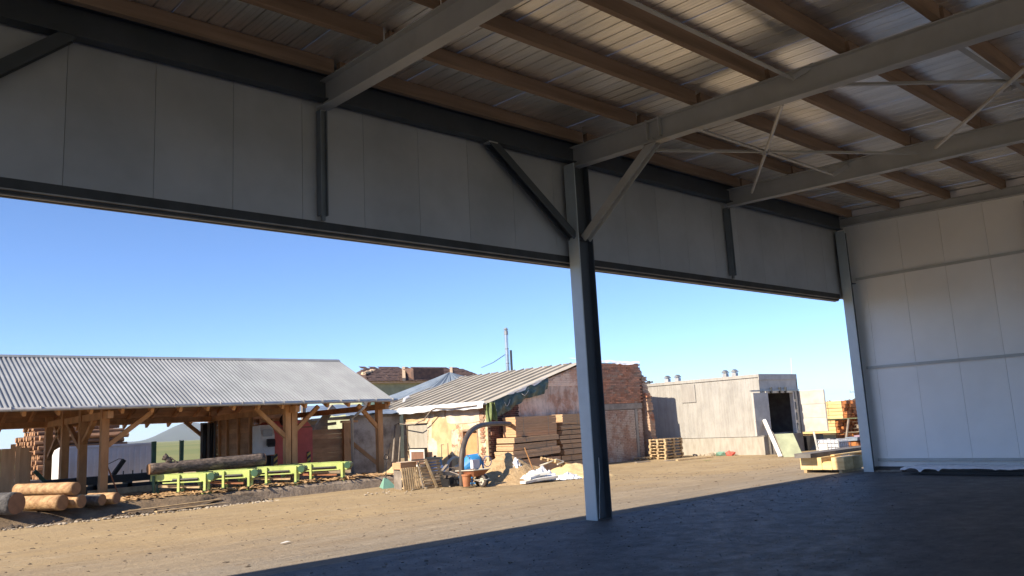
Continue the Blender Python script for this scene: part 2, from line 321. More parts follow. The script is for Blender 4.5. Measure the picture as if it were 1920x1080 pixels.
# ------------------------------------------------------------------ mesh helpers
class MB:
    def __init__(s): s.v = []; s.f = []; s.m = []; s.mi = 0
    def add(s, vs, fs):
        o = len(s.v); s.v += [Vector(x) for x in vs]
        s.f += [tuple(i + o for i in f) for f in fs]; s.m += [s.mi] * len(fs); return s
    def hexa(s, p):   # p: 4 bottom (ccw from above), 4 top
        return s.add(p, [(3, 2, 1, 0), (4, 5, 6, 7), (0, 1, 5, 4), (1, 2, 6, 5), (2, 3, 7, 6), (3, 0, 4, 7)])
    def box(s, x0, x1, y0, y1, z0, z1):
        return s.hexa([(x0, y0, z0), (x1, y0, z0), (x1, y1, z0), (x0, y1, z0), (x0, y0, z1), (x1, y0, z1), (x1, y1, z1), (x0, y1, z1)])
    def jbox(s, x0, x1, y0, y1, z0, z1, j):
        p = [(x0, y0, z0), (x1, y0, z0), (x1, y1, z0), (x0, y1, z0), (x0, y0, z1), (x1, y0, z1), (x1, y1, z1), (x0, y1, z1)]
        return s.hexa([tuple(c + random.uniform(-j, j) for c in q) for q in p])
    def beam(s, a, b, w, h, upv=(0, 0, 1)):
        a, b = Vector(a), Vector(b); d = (b - a).normalized(); u = Vector(upv)
        sd_ = d.cross(u)
        if sd_.length < 1e-4: sd_ = d.cross(Vector((1, 0, 0)))
        sd_.normalize(); u = sd_.cross(d)
        X = sd_ * w / 2; U = u * h / 2
        return s.hexa([a - X - U, a + X - U, b + X - U, b - X - U, a - X + U, a + X + U, b + X + U, b - X + U])
    def ibeam(s, a, b, h, bf, tw=.012, tf=.018, upv=(0, 0, 1)):
        a, b = Vector(a), Vector(b); d = (b - a).normalized(); u = Vector(upv)
        sd_ = d.cross(u).normalized(); u = sd_.cross(d)
        s.beam(a + u * (h / 2 - tf / 2), b + u * (h / 2 - tf / 2), bf, tf, upv)
        s.beam(a - u * (h / 2 - tf / 2), b - u * (h / 2 - tf / 2), bf, tf, upv)
        return s.beam(a, b, tw, h - 2 * tf - .002, upv)
    def cyl(s, a, b, r0, r1=None, n=12, caps=True, capmi=None, wob=0):
        a, b = Vector(a), Vector(b); r1 = r0 if r1 is None else r1
        d = (b - a).normalized(); t = Vector((0, 0, 1)) if abs(d.z) < .9 else Vector((1, 0, 0))
        x = d.cross(t).normalized(); y = x.cross(d)
        vs = []
        ws = [1 + random.uniform(-wob, wob) for _ in range(n)]
        for c, r in ((a, r0), (b, r1)):
            for i in range(n):
                an = 2 * math.pi * i / n; vs.append(c + (x * math.cos(an) + y * math.sin(an)) * r * ws[i])
        s.add(vs, [(i, (i + 1) % n, n + (i + 1) % n, n + i) for i in range(n)])
        if caps:
            k = s.mi
            if capmi is not None: s.mi = capmi
            s.add(vs[:n], [tuple(range(n - 1, -1, -1))]); s.add(vs[n:], [tuple(range(n))]); s.mi = k
        return s
    def tube(s, pts, r, n=8):
        pts = [Vector(p) for p in pts]; o = len(s.v); prev = None
        for i, p in enumerate(pts):
            d = (pts[min(i + 1, len(pts) - 1)] - pts[max(i - 1, 0)]).normalized()
            if prev is None: prev = d.cross(Vector((0, 0, 1)) if abs(d.z) < .9 else Vector((1, 0, 0))).normalized()
            x = (prev - d * prev.dot(d)).normalized(); prev = x; y = d.cross(x)
            rr = r[i] if isinstance(r, (list, tuple)) else r
            s.v += [p + (x * math.cos(2 * math.pi * k / n) + y * math.sin(2 * math.pi * k / n)) * rr for k in range(n)]
        for i in range(len(pts) - 1):
            for k in range(n):
                s.f.append((o + i * n + k, o + i * n + (k + 1) % n, o + (i + 1) * n + (k + 1) % n, o + (i + 1) * n + k)); s.m.append(s.mi)
        s.f.append(tuple(o + k for k in range(n - 1, -1, -1))); s.m.append(s.mi)
        s.f.append(tuple(o + (len(pts) - 1) * n + k for k in range(n))); s.m.append(s.mi)
        return s
    def grid(s, fn, nu, nv):
        vs = [fn(i / nu, j / nv) for j in range(nv + 1) for i in range(nu + 1)]
        return s.add(vs, [(j * (nu + 1) + i, j * (nu + 1) + i + 1, (j + 1) * (nu + 1) + i + 1, (j + 1) * (nu + 1) + i) for j in range(nv) for i in range(nu)])
    def prism(s, poly, axis, a0, a1):   # polygon (2-D) extruded along axis 'x','y','z'
        n = len(poly)
        def P(q, a):
            return {'x': (a, q[0], q[1]), 'y': (q[0], a, q[1]), 'z': (q[0], q[1], a)}[axis]
        vs = [P(q, a0) for q in poly] + [P(q, a1) for q in poly]
        return s.add(vs, [tuple(range(n - 1, -1, -1)), tuple(range(n, 2 * n))] + [(i, (i + 1) % n, n + (i + 1) % n, n + i) for i in range(n)])

ORG = {}
def tag(o, label=None, cat=None, group=None, kind=None):
    if label: o['label'] = label
    if cat: o['category'] = cat
    if group: o['group'] = group
    if kind: o['kind'] = kind
    return o

def thing(name, label, cat, loc=(0, 0, 0), group=None, kind=None):
    o = bpy.data.objects.new(name, None); COL.objects.link(o); o.location = loc; o.empty_display_size = .2
    ORG[o.name] = Vector(loc); return tag(o, label, cat, group, kind)

def mesh_of(name, mb, mats, org=Vector((0, 0, 0)), smooth=False):
    me = bpy.data.meshes.new(name)
    me.from_pydata([v - org for v in mb.v], [], mb.f)
    for m in (mats if isinstance(mats, (list, tuple)) else [mats]): me.materials.append(MT[m] if isinstance(m, str) else m)
    if any(mb.m): me.polygons.foreach_set('material_index', mb.m)
    if smooth: me.polygons.foreach_set('use_smooth', [len(f) < 5 for f in mb.f])
    bm = bmesh.new(); bm.from_mesh(me); bmesh.ops.recalc_face_normals(bm, faces=bm.faces); bm.to_mesh(me); bm.free()
    return me

def build(name, mb, mats, parent=None, smooth=False, org=None, **k):
    if parent is not None: og = ORG[parent.name]
    elif org is not None: og = Vector(org)
    else:
        n = len(mb.v); og = Vector((sum(v.x for v in mb.v) / n, sum(v.y for v in mb.v) / n, min(v.z for v in mb.v)))
    o = bpy.data.objects.new(name, mesh_of(name, mb, mats, og, smooth)); COL.objects.link(o)
    if parent is not None: o.parent = parent
    else: o.location = og
    ORG[o.name] = og
    return tag(o, **k)

def inst(name, me, parent, loc, rot=(0, 0, 0)):   # a part sharing mesh data; loc in world axes
    o = bpy.data.objects.new(name, me); COL.objects.link(o)
    if parent is not None: o.parent = parent; o.location = Vector(loc) - ORG[parent.name]
    else: o.location = loc
    o.rotation_euler = rot; return o

def copy_tree(src, parent=None):
    c = src.copy(); COL.objects.link(c)
    if parent is not None: c.parent = parent; c.matrix_parent_inverse = src.matrix_parent_inverse.copy()
    for ch in list(src.children): copy_tree(ch, c)
    return c

def nz(x, y, z=0): return noise.noise(Vector((x, y, z)))

# ------------------------------------------------------------------ ground, field, hill
def yard_z(x, y):
    e = min(1, max(0, (y - .36) / 2.5))
    z = .02 * nz(x * .35, y * .6) + .012 * nz(x * 1.1, y * 2.6, 3) + .006 * nz(x * 3, y * 6, 5)
    z += .02 * max(0, nz(x * .10, y * 1.1, 9)) * e
    def sm(t): t = min(1, max(0, t)); return t * t * (3 - 2 * t)
    return max(-.06, z) * e - .285 * sm((x - 7.5) / 7) * sm((y - 2.5) / 5)
mb = MB(); mb.grid(lambda u, v: (-14000 + 28000 * u, -14000 + 28000 * v, -.30), 8, 8)
build('ground', mb, 'field', kind='structure', org=(0, 0, 0))
mb = MB()
mb.grid(lambda u, v: (-16 + 62 * u, .36 + 24 * v * v * .55 + 24 * v * .45, yard_z(-16 + 62 * u, .36 + 24 * v * v * .55 + 24 * v * .45)), 330, 170)
mb.grid(lambda u, v: (-60 + 44 * u, .36 + 24 * v, -.002), 4, 4)
mb.grid(lambda u, v: (46 + 60 * u, .36 - 60 * (1 - v), -.1), 4, 4)
mb.grid(lambda u, v: (46 + 60 * u, .36 + 60 * v, -.24), 4, 4)
mb.grid(lambda u, v: (-60 + 106 * u, 24.36 + 30 * v, -.235), 4, 4)
mb.grid(lambda u, v: (12.9 + 33.1 * u, -59 + 59.36 * v, -.004), 4, 4)
mb.grid(lambda u, v: (-60 + 72.9 * u, -59 + 42.7 * v, -.004), 4, 4)
mb.grid(lambda u, v: (-60 + 35 * u, -16.3 + 16.66 * v, -.004), 4, 4)
build('yard', mb, 'yard', kind='structure', org=(0, 0, 0), smooth=True)
mb = MB(); mb.grid(lambda u, v: (-25 + 37.9 * u, -16.3 + 16.66 * v, .0), 20, 12)
build('hall_floor', mb, 'asphalt', kind='structure', org=(0, 0, 0))

# clods and crumbs of soil spread over the yard by the lorries
mb = MB()
ico = bmesh.new(); bmesh.ops.create_icosphere(ico, subdivisions=1, radius=1)
IV = [v.co.copy() for v in ico.verts]; IF = [tuple(v.index for v in f.verts) for f in ico.faces]; ico.free()
def lump(mb, x, y, z, r, flat=.5):
    an = random.random() * 6.28; ca, sa = math.cos(an), math.sin(an); e = random.uniform(.8, 1.7)
    vs = []
    for v in IV:
        k = r * random.uniform(.75, 1.2); px, py_ = v.x * k * e, v.y * k
        vs.append((x + px * ca - py_ * sa, y + px * sa + py_ * ca, z + v.z * k * flat))
    mb.add(vs, IF)
for _ in range(1500):
    y = .9 + abs(random.gauss(5.5, 3.2)); x = random.uniform(-11, 26)
    if y > 13.3: continue
    lump(mb, x, y, yard_z(x, y), random.choice([.012, .014, .018, .02, .03]) * random.uniform(.7, 1.4))
build('soil_clods', mb, 'soil', kind='stuff', org=(0, 0, 0))

mb = MB(); mb.box(-24, 12.0, .30, .318, -.02, .004); build('floor_joint', mb, 'concrete', kind='structure', org=(0, 0, 0))
mb = MB()
for _ in range(420):
    x = random.uniform(-9, 11.8); y = .36 - abs(random.gauss(0, 1.6))
    if y < -6: continue
    lump(mb, x, y, .004, random.choice([.008, .01, .014, .018]) * random.uniform(.7, 1.5), .6)
for _ in range(4200):
    y = .5 - 9 * random.random() ** 1.3; x = random.uniform(-9 - y * .2, 11.8)
    lump(mb, x, y, .002, random.uniform(.005, .011), .5)
MT['grit'] = mat('grey_grit', (.20, .19, .18), (.12, .115, .11), scale=9, rough=.9)
build('floor_crumbs', mb, 'grit', kind='stuff', org=(0, 0, 0))

# hill range far behind the field
mb = MB()
def hillpt(u, v):
    an = rad(60.0 + 17.5 * u); R0 = 9000
    d = R0 - 1600 + 3200 * v
    t = math.degrees(an)
    prof = 1.10 * math.exp(-((t - 70.0) / 1.9) ** 2) + .72 * math.exp(-((t - 66.5) / 2.2) ** 2) + .2 * math.exp(-((t - 74.5) / 1.2) ** 2)
    h = R0 * math.tan(rad(prof)) * (1 - (2 * v - 1) ** 2) ** .8 * (1 + .05 * nz(u * 30, v * 6)) - 6
    return (CAMP.x + d * math.cos(an), CAMP.y + d * math.sin(an), h)
mb.grid(hillpt, 90, 14)
build('hill', mb, 'hill', kind='structure', org=(0, 0, 0), smooth=True)

# ------------------------------------------------------------------ steel hall
hall = thing('steel_hall', 'open sided steel hall with timber purlins over the shaded asphalt floor', 'hall')
SL = -.0376  # hall, shed and yard coordinates computed beforehand from image pixels
def roof_z(y, base=7.72): return base + SL * (-y)      # underside of purlins
RX = [.22 + 5.9 * k for k in range(-4, 2)]                  # rafters
COLX = [-23.4, -11.6, .226, 12.266]
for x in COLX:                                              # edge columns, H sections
    cl = MB(); cl.box(x - .200, x + .200, .135, .155, 0, 7.3); cl = build('column', cl, 'shade_dark_steel', hall)
    for q in (-.213, .213): build('flange', MB().box(x + q - .0128, x + q + .0128, .0, .289, 0, 7.3), 'col_steel' if q < 0 else 'shade_dark_steel', cl)  # pale front flange, rest dark: light and recess shade put into the colour
    for z in (.0, 5.66): build('web_stiffener', MB().box(x - .199, x + .199, .01, .134, z, z + .014), 'shade_dark_steel', cl)
mb = MB(); mb.tube([(.19, .02, 1.2), (.17, .01, .8), (.11, -.005, .5), (.10, 0, .25), (.07, .0, .03)], .006, 6)
build('cable', mb, 'film', hall, label='thin pale cable hanging down the column')
mb = MB(); mb.ibeam((12.33, -4.95, 0), (12.33, -4.95, 7.1), .24, .24, .012, .02, upv=(1, 0, 0)); build('column', mb, 'steel', hall)
for x in RX:
    mb = MB(); mb.ibeam((x, .28, 7.26 + .22 + .01), (x, -16, 7.26 + .22 + SL * 16.3), .45, .21, .014, .02); build('rafter', mb, 'steel', hall)
mb = MB(); mb.ibeam((12.33, .3, 7.62), (12.33, -16, 7.62 + SL * 16.3), .24, .2, .012, .018); build('rafter', mb, 'steel', hall)
mb = MB(); mb.ibeam((-24, .19, 7.60), (12.2, .19, 7.60), .45, .2, .012, .02); build('eave_beam', mb, 'shade_dark_steel', hall)
# purlins: one timber per bay, lying on the rafters
PY_ = [.02 - .17 - 1.42 * k for k in range(12)]; PY_[0] = -.12
for k, y in enumerate(PY_):
    RXE = RX + [12.33]
    for i in range(len(RXE) - 1):
        x0 = RXE[i] - .07 + (.0 if i else -.3); x1 = RXE[i + 1] + .05
        if i == len(RXE) - 2: x1 = 12.45
        z = roof_z(y); dy = .008 * ((i % 2) * 2 - 1)
        mb = MB(); mb.jbox(x0 + .14, x1 - .10, y - .055 + dy, y + .055 + dy, z + random.uniform(-.006, .006), z + .235, .006)
        build('purlin', mb, 'purlin', hall)
# trapezoidal roof sheets, one metre wide, two lengths
def sheet_mesh(y0, y1):
    m = MB(); prof = []
    for k in range(4):
        b = k * .25
        prof += [(b, 0), (b + .07, 0), (b + .074, .004), (b + .078, 0), (b + .145, 0), (b + .149, .004), (b + .153, 0), (b + .222, 0), (b + .229, .034), (b + .243, .034)]
    prof.append((1.0, 0))
    vs = []
    for x, z in prof:
        for y in (y0, y1): vs.append((x, y, roof_z(y, 7.962) + z))
    return m.add(vs, [(2 * i, 2 * i + 2, 2 * i + 3, 2 * i + 1) for i in range(len(prof) - 1)])
ORG['z'] = Vector((0, 0, 0))
for y0, y1 in ((1.02, -8.6), (-8.5, -16.2)):
    me = mesh_of('roof_sheet', sheet_mesh(y0, y1), 'ceiling')
    for i in range(37): inst('roof_sheet', me, hall, (-24.3 + i, 0, (.0 if y0 > 0 else -.006) + (i % 2) * .0015))
mb = MB(); mb.box(-24.3, 12.7, .60, 1.05, 8.02, 8.10); build('shadow_edge_gutter', mb, 'grey_metal', hall)  # unseen eave edge added; its reach sets the shadow line on the yard
# fascia of sandwich panels above the opening
FW, FJ = 1.1541, -9.4704
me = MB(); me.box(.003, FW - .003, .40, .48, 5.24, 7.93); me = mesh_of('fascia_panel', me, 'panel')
x = FJ - 12 * FW
while x < 12.2:
    if x + FW > 12.4:
        mb = MB(); mb.box(x + .005, 12.44, .40, .48, 5.24, 7.93); build('fascia_panel', mb, 'panel', hall)
    else: inst('fascia_panel', me, hall, (x, 0, 0))
    x += FW
mb = MB(); mb.box(-24.3, 12.5, .482, .50, 5.24, 7.95); build('light_stop_backing', mb, 'dark_trim', hall)  # backing sheet added behind the panel joints to stop light leaks
mb = MB(); mb.box(-24.3, 12.02, .365, .397, 5.225, 5.36); build('bottom_trim', mb, 'dark_trim', hall)
mb = MB(); mb.box(-24.3, 12.02, .352, .40, 5.205, 5.222); build('trim_lip', mb, 'zinc', hall)
mb = MB(); mb.box(-24.3, 12.02, .405, .52, 5.165, 5.235); build('door_rail', mb, 'dark_trim', hall)
mb = MB(); mb.box(-24.3, 12.02, .44, .475, 5.150, 5.1635); build('rail_edge', mb, 'zinc', hall)
mb = MB(); mb.box(-24.3, 12.02, .50, .56, 5.145, 5.162); build('rail_edge', mb, 'dark_trim', hall)
for xx in (-17.48, -5.70, 6.10):                             # hangers under the intermediate rafters
    mb = MB(); mb.ibeam((xx, .30, 5.44), (xx, .30, 7.24), .13, .14, .012, .016, upv=(1, 0, 0)); mb.box(xx - .03, xx + .03, .27, .33, 5.36, 5.438)
    build('fascia_post', mb, 'post_steel', hall)
# knee braces
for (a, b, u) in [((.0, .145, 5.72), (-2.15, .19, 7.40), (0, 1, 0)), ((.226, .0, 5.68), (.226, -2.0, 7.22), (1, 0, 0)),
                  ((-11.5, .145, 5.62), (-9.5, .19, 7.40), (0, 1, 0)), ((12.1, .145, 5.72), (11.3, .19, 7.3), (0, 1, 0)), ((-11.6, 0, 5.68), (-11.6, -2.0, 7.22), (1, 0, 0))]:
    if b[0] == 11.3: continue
    mb = MB(); mb.ibeam(a, b, .17, .17, .012, .016, upv=u); build('knee_brace', mb, 'steel' if u[0] else 'shade_dark_steel', hall)  # braces along the eave get darker steel in place of shade
for x in (.22, -11.58):
    for y in (-1.86, -2.16):
        mb = MB(); mb.box(x - .1, x - .008, y - .012, y + .012, 7.26, 7.66); build('stiffener', mb, 'steel', hall)
    mb = MB(); mb.box(x - .1, x + .1, -2.32, -1.78, 7.165, 7.178); build('brace_plate', mb, 'zinc', hall)
for y in (-.35, -1.9):
    mb = MB(); mb.box(-2.22, -2.0, .1, .28, 7.345, 7.37)
build('brace_plate', mb, 'steel', hall)
# roof bracing
def rod(a, b, r=.025, m='rod'):
    mb = MB(); mb.cyl(a, b, r, n=8); build('bracing_rod', mb, m, hall)
def angle(a, b, w=.07):
    mb = MB(); a = Vector(a); b = Vector(b)
    mb.beam(a, b, w, .010); mb.beam(a + Vector((0, w / 2, w / 2)), b + Vector((0, w / 2, w / 2)), .010, w); build('strut', mb, 'steel', hall)
def hook(x, y, z):
    mb = MB(); mb.beam((x - .25, y, z), (x + .0, y - .28, z + .20), .05, .09); build('strut_bracket', mb, 'steel', hall)
angle((.85, -1.30, 7.33), (5.8, -4.70, 7.22), .06); rod((.72, -4.42, 7.26), (5.7, -.72, 7.36), .036)
angle((.62, -2.71, 7.30), (5.85, -2.77, 7.28), .075); hook(6.1, -2.75, 7.28)
angle((.95, -7.25, 7.25), (5.85, -7.4, 7.2), .085); angle((.85, -5.42, 7.27), (5.8, -9.6, 7.16), .06); rod((5.85, -5.05, 7.27), (.7, -9.1, 7.1), .038)
angle((-5.7, -5.03, 7.33), (.02, -5.01, 7.33), .075); hook(.26, -5.0, 7.33)
angle((-5.7, -1.3, 7.70), (-.1, -1.3, 7.66), .0001) if False else None
for c in ((2.96, -2.76, 7.29), (3.35, -7.2, 7.21)):
    mb = MB(); mb.cyl((c[0] - .09, c[1], c[2] - .03), (c[0] + .09, c[1], c[2] + .03), .05, n=8); mb.cyl((c[0], c[1] - .1, c[2]), (c[0], c[1] + .1, c[2]), .04, n=8); build('bracing_node', mb, 'galv', hall)
# end wall of upright sandwich panels with three rails
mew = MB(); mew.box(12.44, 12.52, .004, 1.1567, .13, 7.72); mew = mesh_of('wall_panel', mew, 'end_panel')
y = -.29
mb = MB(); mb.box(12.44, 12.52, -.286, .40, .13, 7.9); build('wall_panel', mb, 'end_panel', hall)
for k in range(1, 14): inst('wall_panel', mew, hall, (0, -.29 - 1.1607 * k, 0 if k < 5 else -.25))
mb = MB(); mb.box(12.525, 12.545, -16, .40, .0, 7.0); build('wall_outer_skin', mb, 'dark_trim', hall)
mb = MB(); mb.box(12.525, 12.545, -16, .40, 7.0, 8.0); build('wall_outer_skin', mb, 'dark_trim', hall)
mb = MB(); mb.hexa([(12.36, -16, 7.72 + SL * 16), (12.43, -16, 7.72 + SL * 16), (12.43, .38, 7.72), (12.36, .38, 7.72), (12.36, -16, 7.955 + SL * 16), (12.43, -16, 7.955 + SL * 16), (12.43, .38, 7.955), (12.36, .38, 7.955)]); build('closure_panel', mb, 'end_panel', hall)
for z in (5.80, 3.075, .345):
    mb = MB(); mb.box(12.37, 12.437, -16, -.02, z - .045, z + .025); mb.box(12.365, 12.372, -16, -.02, z - .055, z - .02); build('wall_rail', mb, 'steel', hall)
mb = MB(); mb.box(12.44, 12.53, -16, .3, .0, .125); build('base_beam', mb, 'dark_concrete', hall)
mb = MB(); mb.box(12.40, 12.438, -16, -.02, .10, .135); build('base_flashing', mb, 'dark_trim', hall)
mb = MB(); mb.box(12.19, 12.438, -.75, .0, .0, .035); mb.box(12.1, 12.5, -.1, .35, .0, .02); build('floor_sill', mb, 'concrete', hall)
# rear side, unseen, left open to let more light in: second row of columns
for x in COLX:
    mb = MB(); mb.ibeam((x, -15.6, 0), (x, -15.6, 6.72), .452, .289, .014, .026, upv=(1, 0, 0)); build('column', mb, 'steel', hall)

for k in range(14):
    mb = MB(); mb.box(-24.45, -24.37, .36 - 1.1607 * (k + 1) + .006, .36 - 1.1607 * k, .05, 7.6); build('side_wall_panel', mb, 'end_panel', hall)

# plastic-wrapped panels lying at the foot of the end wall
t = thing('wrapped_panels', 'flat stack of panels under crumpled clear plastic at the foot of the end wall', 'building panels', (11.6, -3.6, 0))
mb = MB()
for k in range(3): mb.box(11.36 + .01 * k, 12.1, -6.2, -1.55 + .03 * k, .01 + .06 * k, .062 + .06 * k)
build('panel_stack', mb, 'black', t)  # black colour stands in for the shaded gap below the film
def filmp(u, v):
    y = -1.12 - 5.2 * u; x = 11.22 + .98 * v
    d = max(0, 1 - v * 14); fold = max(0, math.sin(u * 13 + 2 * math.sin(u * 29))) ** 6
    z = .215 + .02 * nz(u * 9, v * 5) + .012 * nz(u * 30, v * 12, 4) - d * (.05 + .10 * fold * (abs(nz(u * 4, 1)) * 1.8))
    if u < .06: z -= (.06 - u) * .6
    return (x + .05 * d * nz(u * 8, 7) - .05 * d * fold, y, max(.02, z))
mb = MB(); mb.grid(filmp, 120, 24); build('plastic_film', mb, 'film', t, smooth=True)

# ------------------------------------------------------------------ raised base of the timber shed
PZ = .32
mb = MB()
def plat(u, v):
    x = -30 + 34.7 * u
    rough = .10 * nz(x * .9, 3) + .05 * nz(x * 3, 8) if x < -1.2 else .02 * nz(x * 2, 3)
    lift = 0 if x > -1.5 else .05 * nz(x * .8, 1)
    # profile from the yard up the broken edge, then back under the roof
    prof = [(13.72, -.05), (13.78, .10), (13.84, .24), (13.95, PZ), (14.3, PZ + .01), (15.5, PZ), (18, PZ), (28, PZ)]
    y, z = prof[min(7, int(round(v * 7)))]
    if x < -2.0: y -= max(0, (.35 - z)) * 1.6 * min(1, (-2 - x))
    return (x, y + rough * (1 if z < .33 else .4), z + lift + (.03 * nz(x * 2, y * 2, 2) if z > .3 else 0))
mb.grid(plat, 240, 7)
mb.add([plat(1, k / 7) for k in range(8)] + [(4.7, 28, -.05)], [(0, 1, 2, 3, 4, 5, 6, 7, 8)])
build('shed_base', mb, 'base_mix', kind='structure', org=(0, 0, 0))
mb = MB()          # dark churned earth along the foot of the base
def earth(u, v):
    x = -14 + 13.2 * u
    w = .55 + .35 * nz(x * .4, 2) + .25 * max(0, 1 - ((x + 2.2) / 1.3) ** 2)
    y = 13.95 - (1 - v) * (w + .35)
    h = (.10 + .09 * nz(x * 1.3, y * 1.5) + .05 * nz(x * 4, y * 5) + .12 * max(0, 1 - ((x + 1.6) / 1.0) ** 2)) * math.sin(math.pi * min(1, v * .75 + .02))
    return (x, y, h - .02)
mb.grid(earth, 150, 12)
for _ in range(260):
    x = random.uniform(-13, -.6); lump(mb, x, 13.2 - random.random() * .35, random.uniform(0, .06), random.uniform(.02, .07), .7)
build('earth_bank', mb, 'soil', kind='stuff', org=(0, 0, 0))
mb = MB()
for _ in range(420):
    x = random.uniform(-13, -.5); lump(mb, x, 12.75 + random.gauss(0, .12), .015, random.uniform(.015, .05), .6)
for _ in range(160): lump(mb, random.uniform(1.5, 12), random.gauss(9.5, .6) + 1.5, .02, random.uniform(.015, .045), .6)
build('loose_rubble', mb, 'rubble', kind='stuff', org=(0, 0, 0))
mb = MB()          # bark and wood chips over the base
for _ in range(2600):
    x = random.uniform(-7, 4.6); y = 13.95 + abs(random.gauss(0, 1.6)); y = min(y, 19)
    a = random.random() * 3.14; l = random.uniform(.04, .18); w = random.uniform(.015, .05)
    z = PZ + .03 + random.random() * .05; c, s_ = math.cos(a), math.sin(a)
    t0 = random.uniform(-.3, .3)
    p = [(x - c * l - s_ * w, y - s_ * l + c * w, z - t0 * l), (x + c * l - s_ * w, y + s_ * l + c * w, z + t0 * l), (x + c * l + s_ * w, y + s_ * l - c * w, z + t0 * l + .01), (x - c * l + s_ * w, y - s_ * l - c * w, z - t0 * l + .01)]
    mb.add(p, [(0, 1, 2, 3)])
for k in range(60):
    x = -5.2 + k * .08 + random.uniform(-.2, .2); lump(mb, x, 14.5 + random.random() * .8, PZ, random.uniform(.08, .22), .45)
build('wood_chips', mb, 'chip', kind='stuff', org=(0, 0, 0))
for nm, p, lab in (('offcut_board', ((-4.9, 13.0, .12), (-2.1, 13.25, .17)), 'pale offcut board lying on the dark earth below the peeled logs'),
                   ('offcut_board', ((-4.1, 12.82, .05), (-1.7, 13.12, .07)), 'second thin board at the yard edge just in front of another offcut')):
    mb = MB(); mb.beam(*p, .16, .035); build(nm, mb, 'pale_wood', label=lab, cat='board', group='offcut boards at the yard edge')

# ------------------------------------------------------------------ timber shed
shed = thing('timber_shed', 'open timber sawmill shed with a corrugated zinc roof and orange posts', 'shed', (-3, 17, PZ))
EY, EZ, RY, RZ, BY, BZ = 15.47, 3.08, 19.61, 4.97, 24.5, 2.75
XR = 5.59
def corr(y0, z0, y1, z1, name):
    w = .945 * 1.0
    nrm = Vector((0, -(z1 - z0), (y1 - y0))).normalized()
    if nrm.z < 0: nrm = -nrm
    m = MB(); vs = []
    n = 72
    for i in range(n + 1):
        x = -w + w * i / n; h = .027 * math.sin(2 * math.pi * x / .135)
        for (y, z) in ((y0, z0), (y1, z1)): vs.append((x, y + nrm.y * h, z + nrm.z * h + .03))
    m.add(vs, [(2 * i, 2 * i + 2, 2 * i + 3, 2 * i + 1) for i in range(n)])
    me = mesh_of(name, m, 'corr', smooth=True)
    for i in range(22): inst(name, me, shed, (XR - .945 * i, 0, 0))
corr(EY - .03, EZ, RY, RZ, 'roof_sheet'); corr(BY, BZ, RY + .002, RZ, 'roof_sheet')
mb = MB(); mb.prism([(RY - .16, RZ - .02), (RY, RZ + .075), (RY + .16, RZ - .02), (RY, RZ + .06)], 'x', -14.2, XR + .01); build('ridge_cap', mb, 'corr', shed)
tp = (RZ - EZ) / (RY - EY)
for (a, b) in (((EY + .05, EZ - .03), (RY, RZ - .04)), ((BY - .05, BZ - .02), (RY, RZ - .04))):   # roof boarding, seen from below
    n = 18
    for k in range(n):
        u0, u1 = k / n, (k + 1) / n - .004
        y0 = a[0] + (b[0] - a[0]) * u0; z0 = a[1] + (b[1] - a[1]) * u0; y1 = a[0] + (b[0] - a[0]) * u1; z1 = a[1] + (b[1] - a[1]) * u1
        mb = MB(); mb.hexa([(-14.2, y0, z0 - .02), (XR - .05, y0, z0 - .02), (XR - .05, y1, z1 - .02), (-14.2, y1, z1 - .02), (-14.2, y0, z0), (XR - .05, y0, z0), (XR - .05, y1, z1), (-14.2, y1, z1)])
        build('roof_board', mb, 'board', shed)
for i in range(22):                                          # rafters
    x = XR - .15 - .88 * i
    mb = MB(); mb.beam((x, EY + .08, EZ - .13), (x, RY, RZ - .14), .09, .16); build('rafter', mb, 'timber', shed)
    mb = MB(); mb.beam((x, BY - .02, BZ - .12), (x, RY, RZ - .14), .09, .16); build('rafter', mb, 'timber', shed)
mb = MB()                                                    # half round gutter under the eave
mb.tube([(-14.2, EY - .07, EZ - .015), (XR + .12, EY - .07, EZ - .005)], .062, 10); g_ = build('gutter', mb, 'galv', shed, smooth=True)
for x in [XR - .1 - .75 * k for k in range(18)]:
    mb = MB(); mb.box(x, x + .03, EY - .14, EY - .0, EZ - .05, EZ + .075); build('gutter_bracket', mb, 'galv', g_)
mb = MB(); mb.tube([(4.28, EY - .07, EZ - .06), (4.28, EY - .07, EZ - .2), (4.10, EY + .22, EZ - .48), (4.08, 16.05, EZ - .62), (4.08, 16.05, PZ + .05)], .052, 10); build('downpipe', mb, 'galv', shed, smooth=True)
mb = MB(); mb.cyl((4.28, EY - .07, EZ - .05), (4.28, EY - .07, EZ - .17), .10, .055, 10); build('gutter_outlet', mb, 'galv', shed)
FX = [-10.7, -4.57, 1.62, 5.37]
ROWY = [16.2, 18.6, 20.9, 23.3]
def post(x, y, zt, w=.2, z0=PZ - .03, m='timber'):
    mb = MB(); mb.jbox(x - w / 2, x + w / 2, y - w / 2, y + w / 2, z0, zt, .008); build('post', mb, m, shed)
def roof_h(y): return (EZ + (y - EY) * tp if y < RY else RZ - (y - RY) * (RZ - BZ) / (BY - RY)) - .24
for x in FX:
    for y in ROWY:
        if x == 1.62 and y == 16.2:
            post(1.50, y, roof_h(y), .21); post(1.76, y + .02, roof_h(y), .21)
        elif x == 5.37 and y in (18.6, 20.9): continue
        elif x == 1.62 and y in (18.6, 20.9): continue
        else: post(x, y, roof_h(y) if y < 23 else roof_h(y) + .04, .22 if y < 17 else .24)
    mb = MB(); mb.beam((x, 15.6, 2.86), (x, 24.0, 2.80), .16, .22); build('tie_beam', mb, 'timber', shed)
for y, z in ((16.2, roof_h(16.2) + .0), (23.3, 2.82)):
    mb = MB(); mb.beam((-14, y, z), (XR - .05, y, z), .18, .2); build('wall_plate', mb, 'timber', shed)
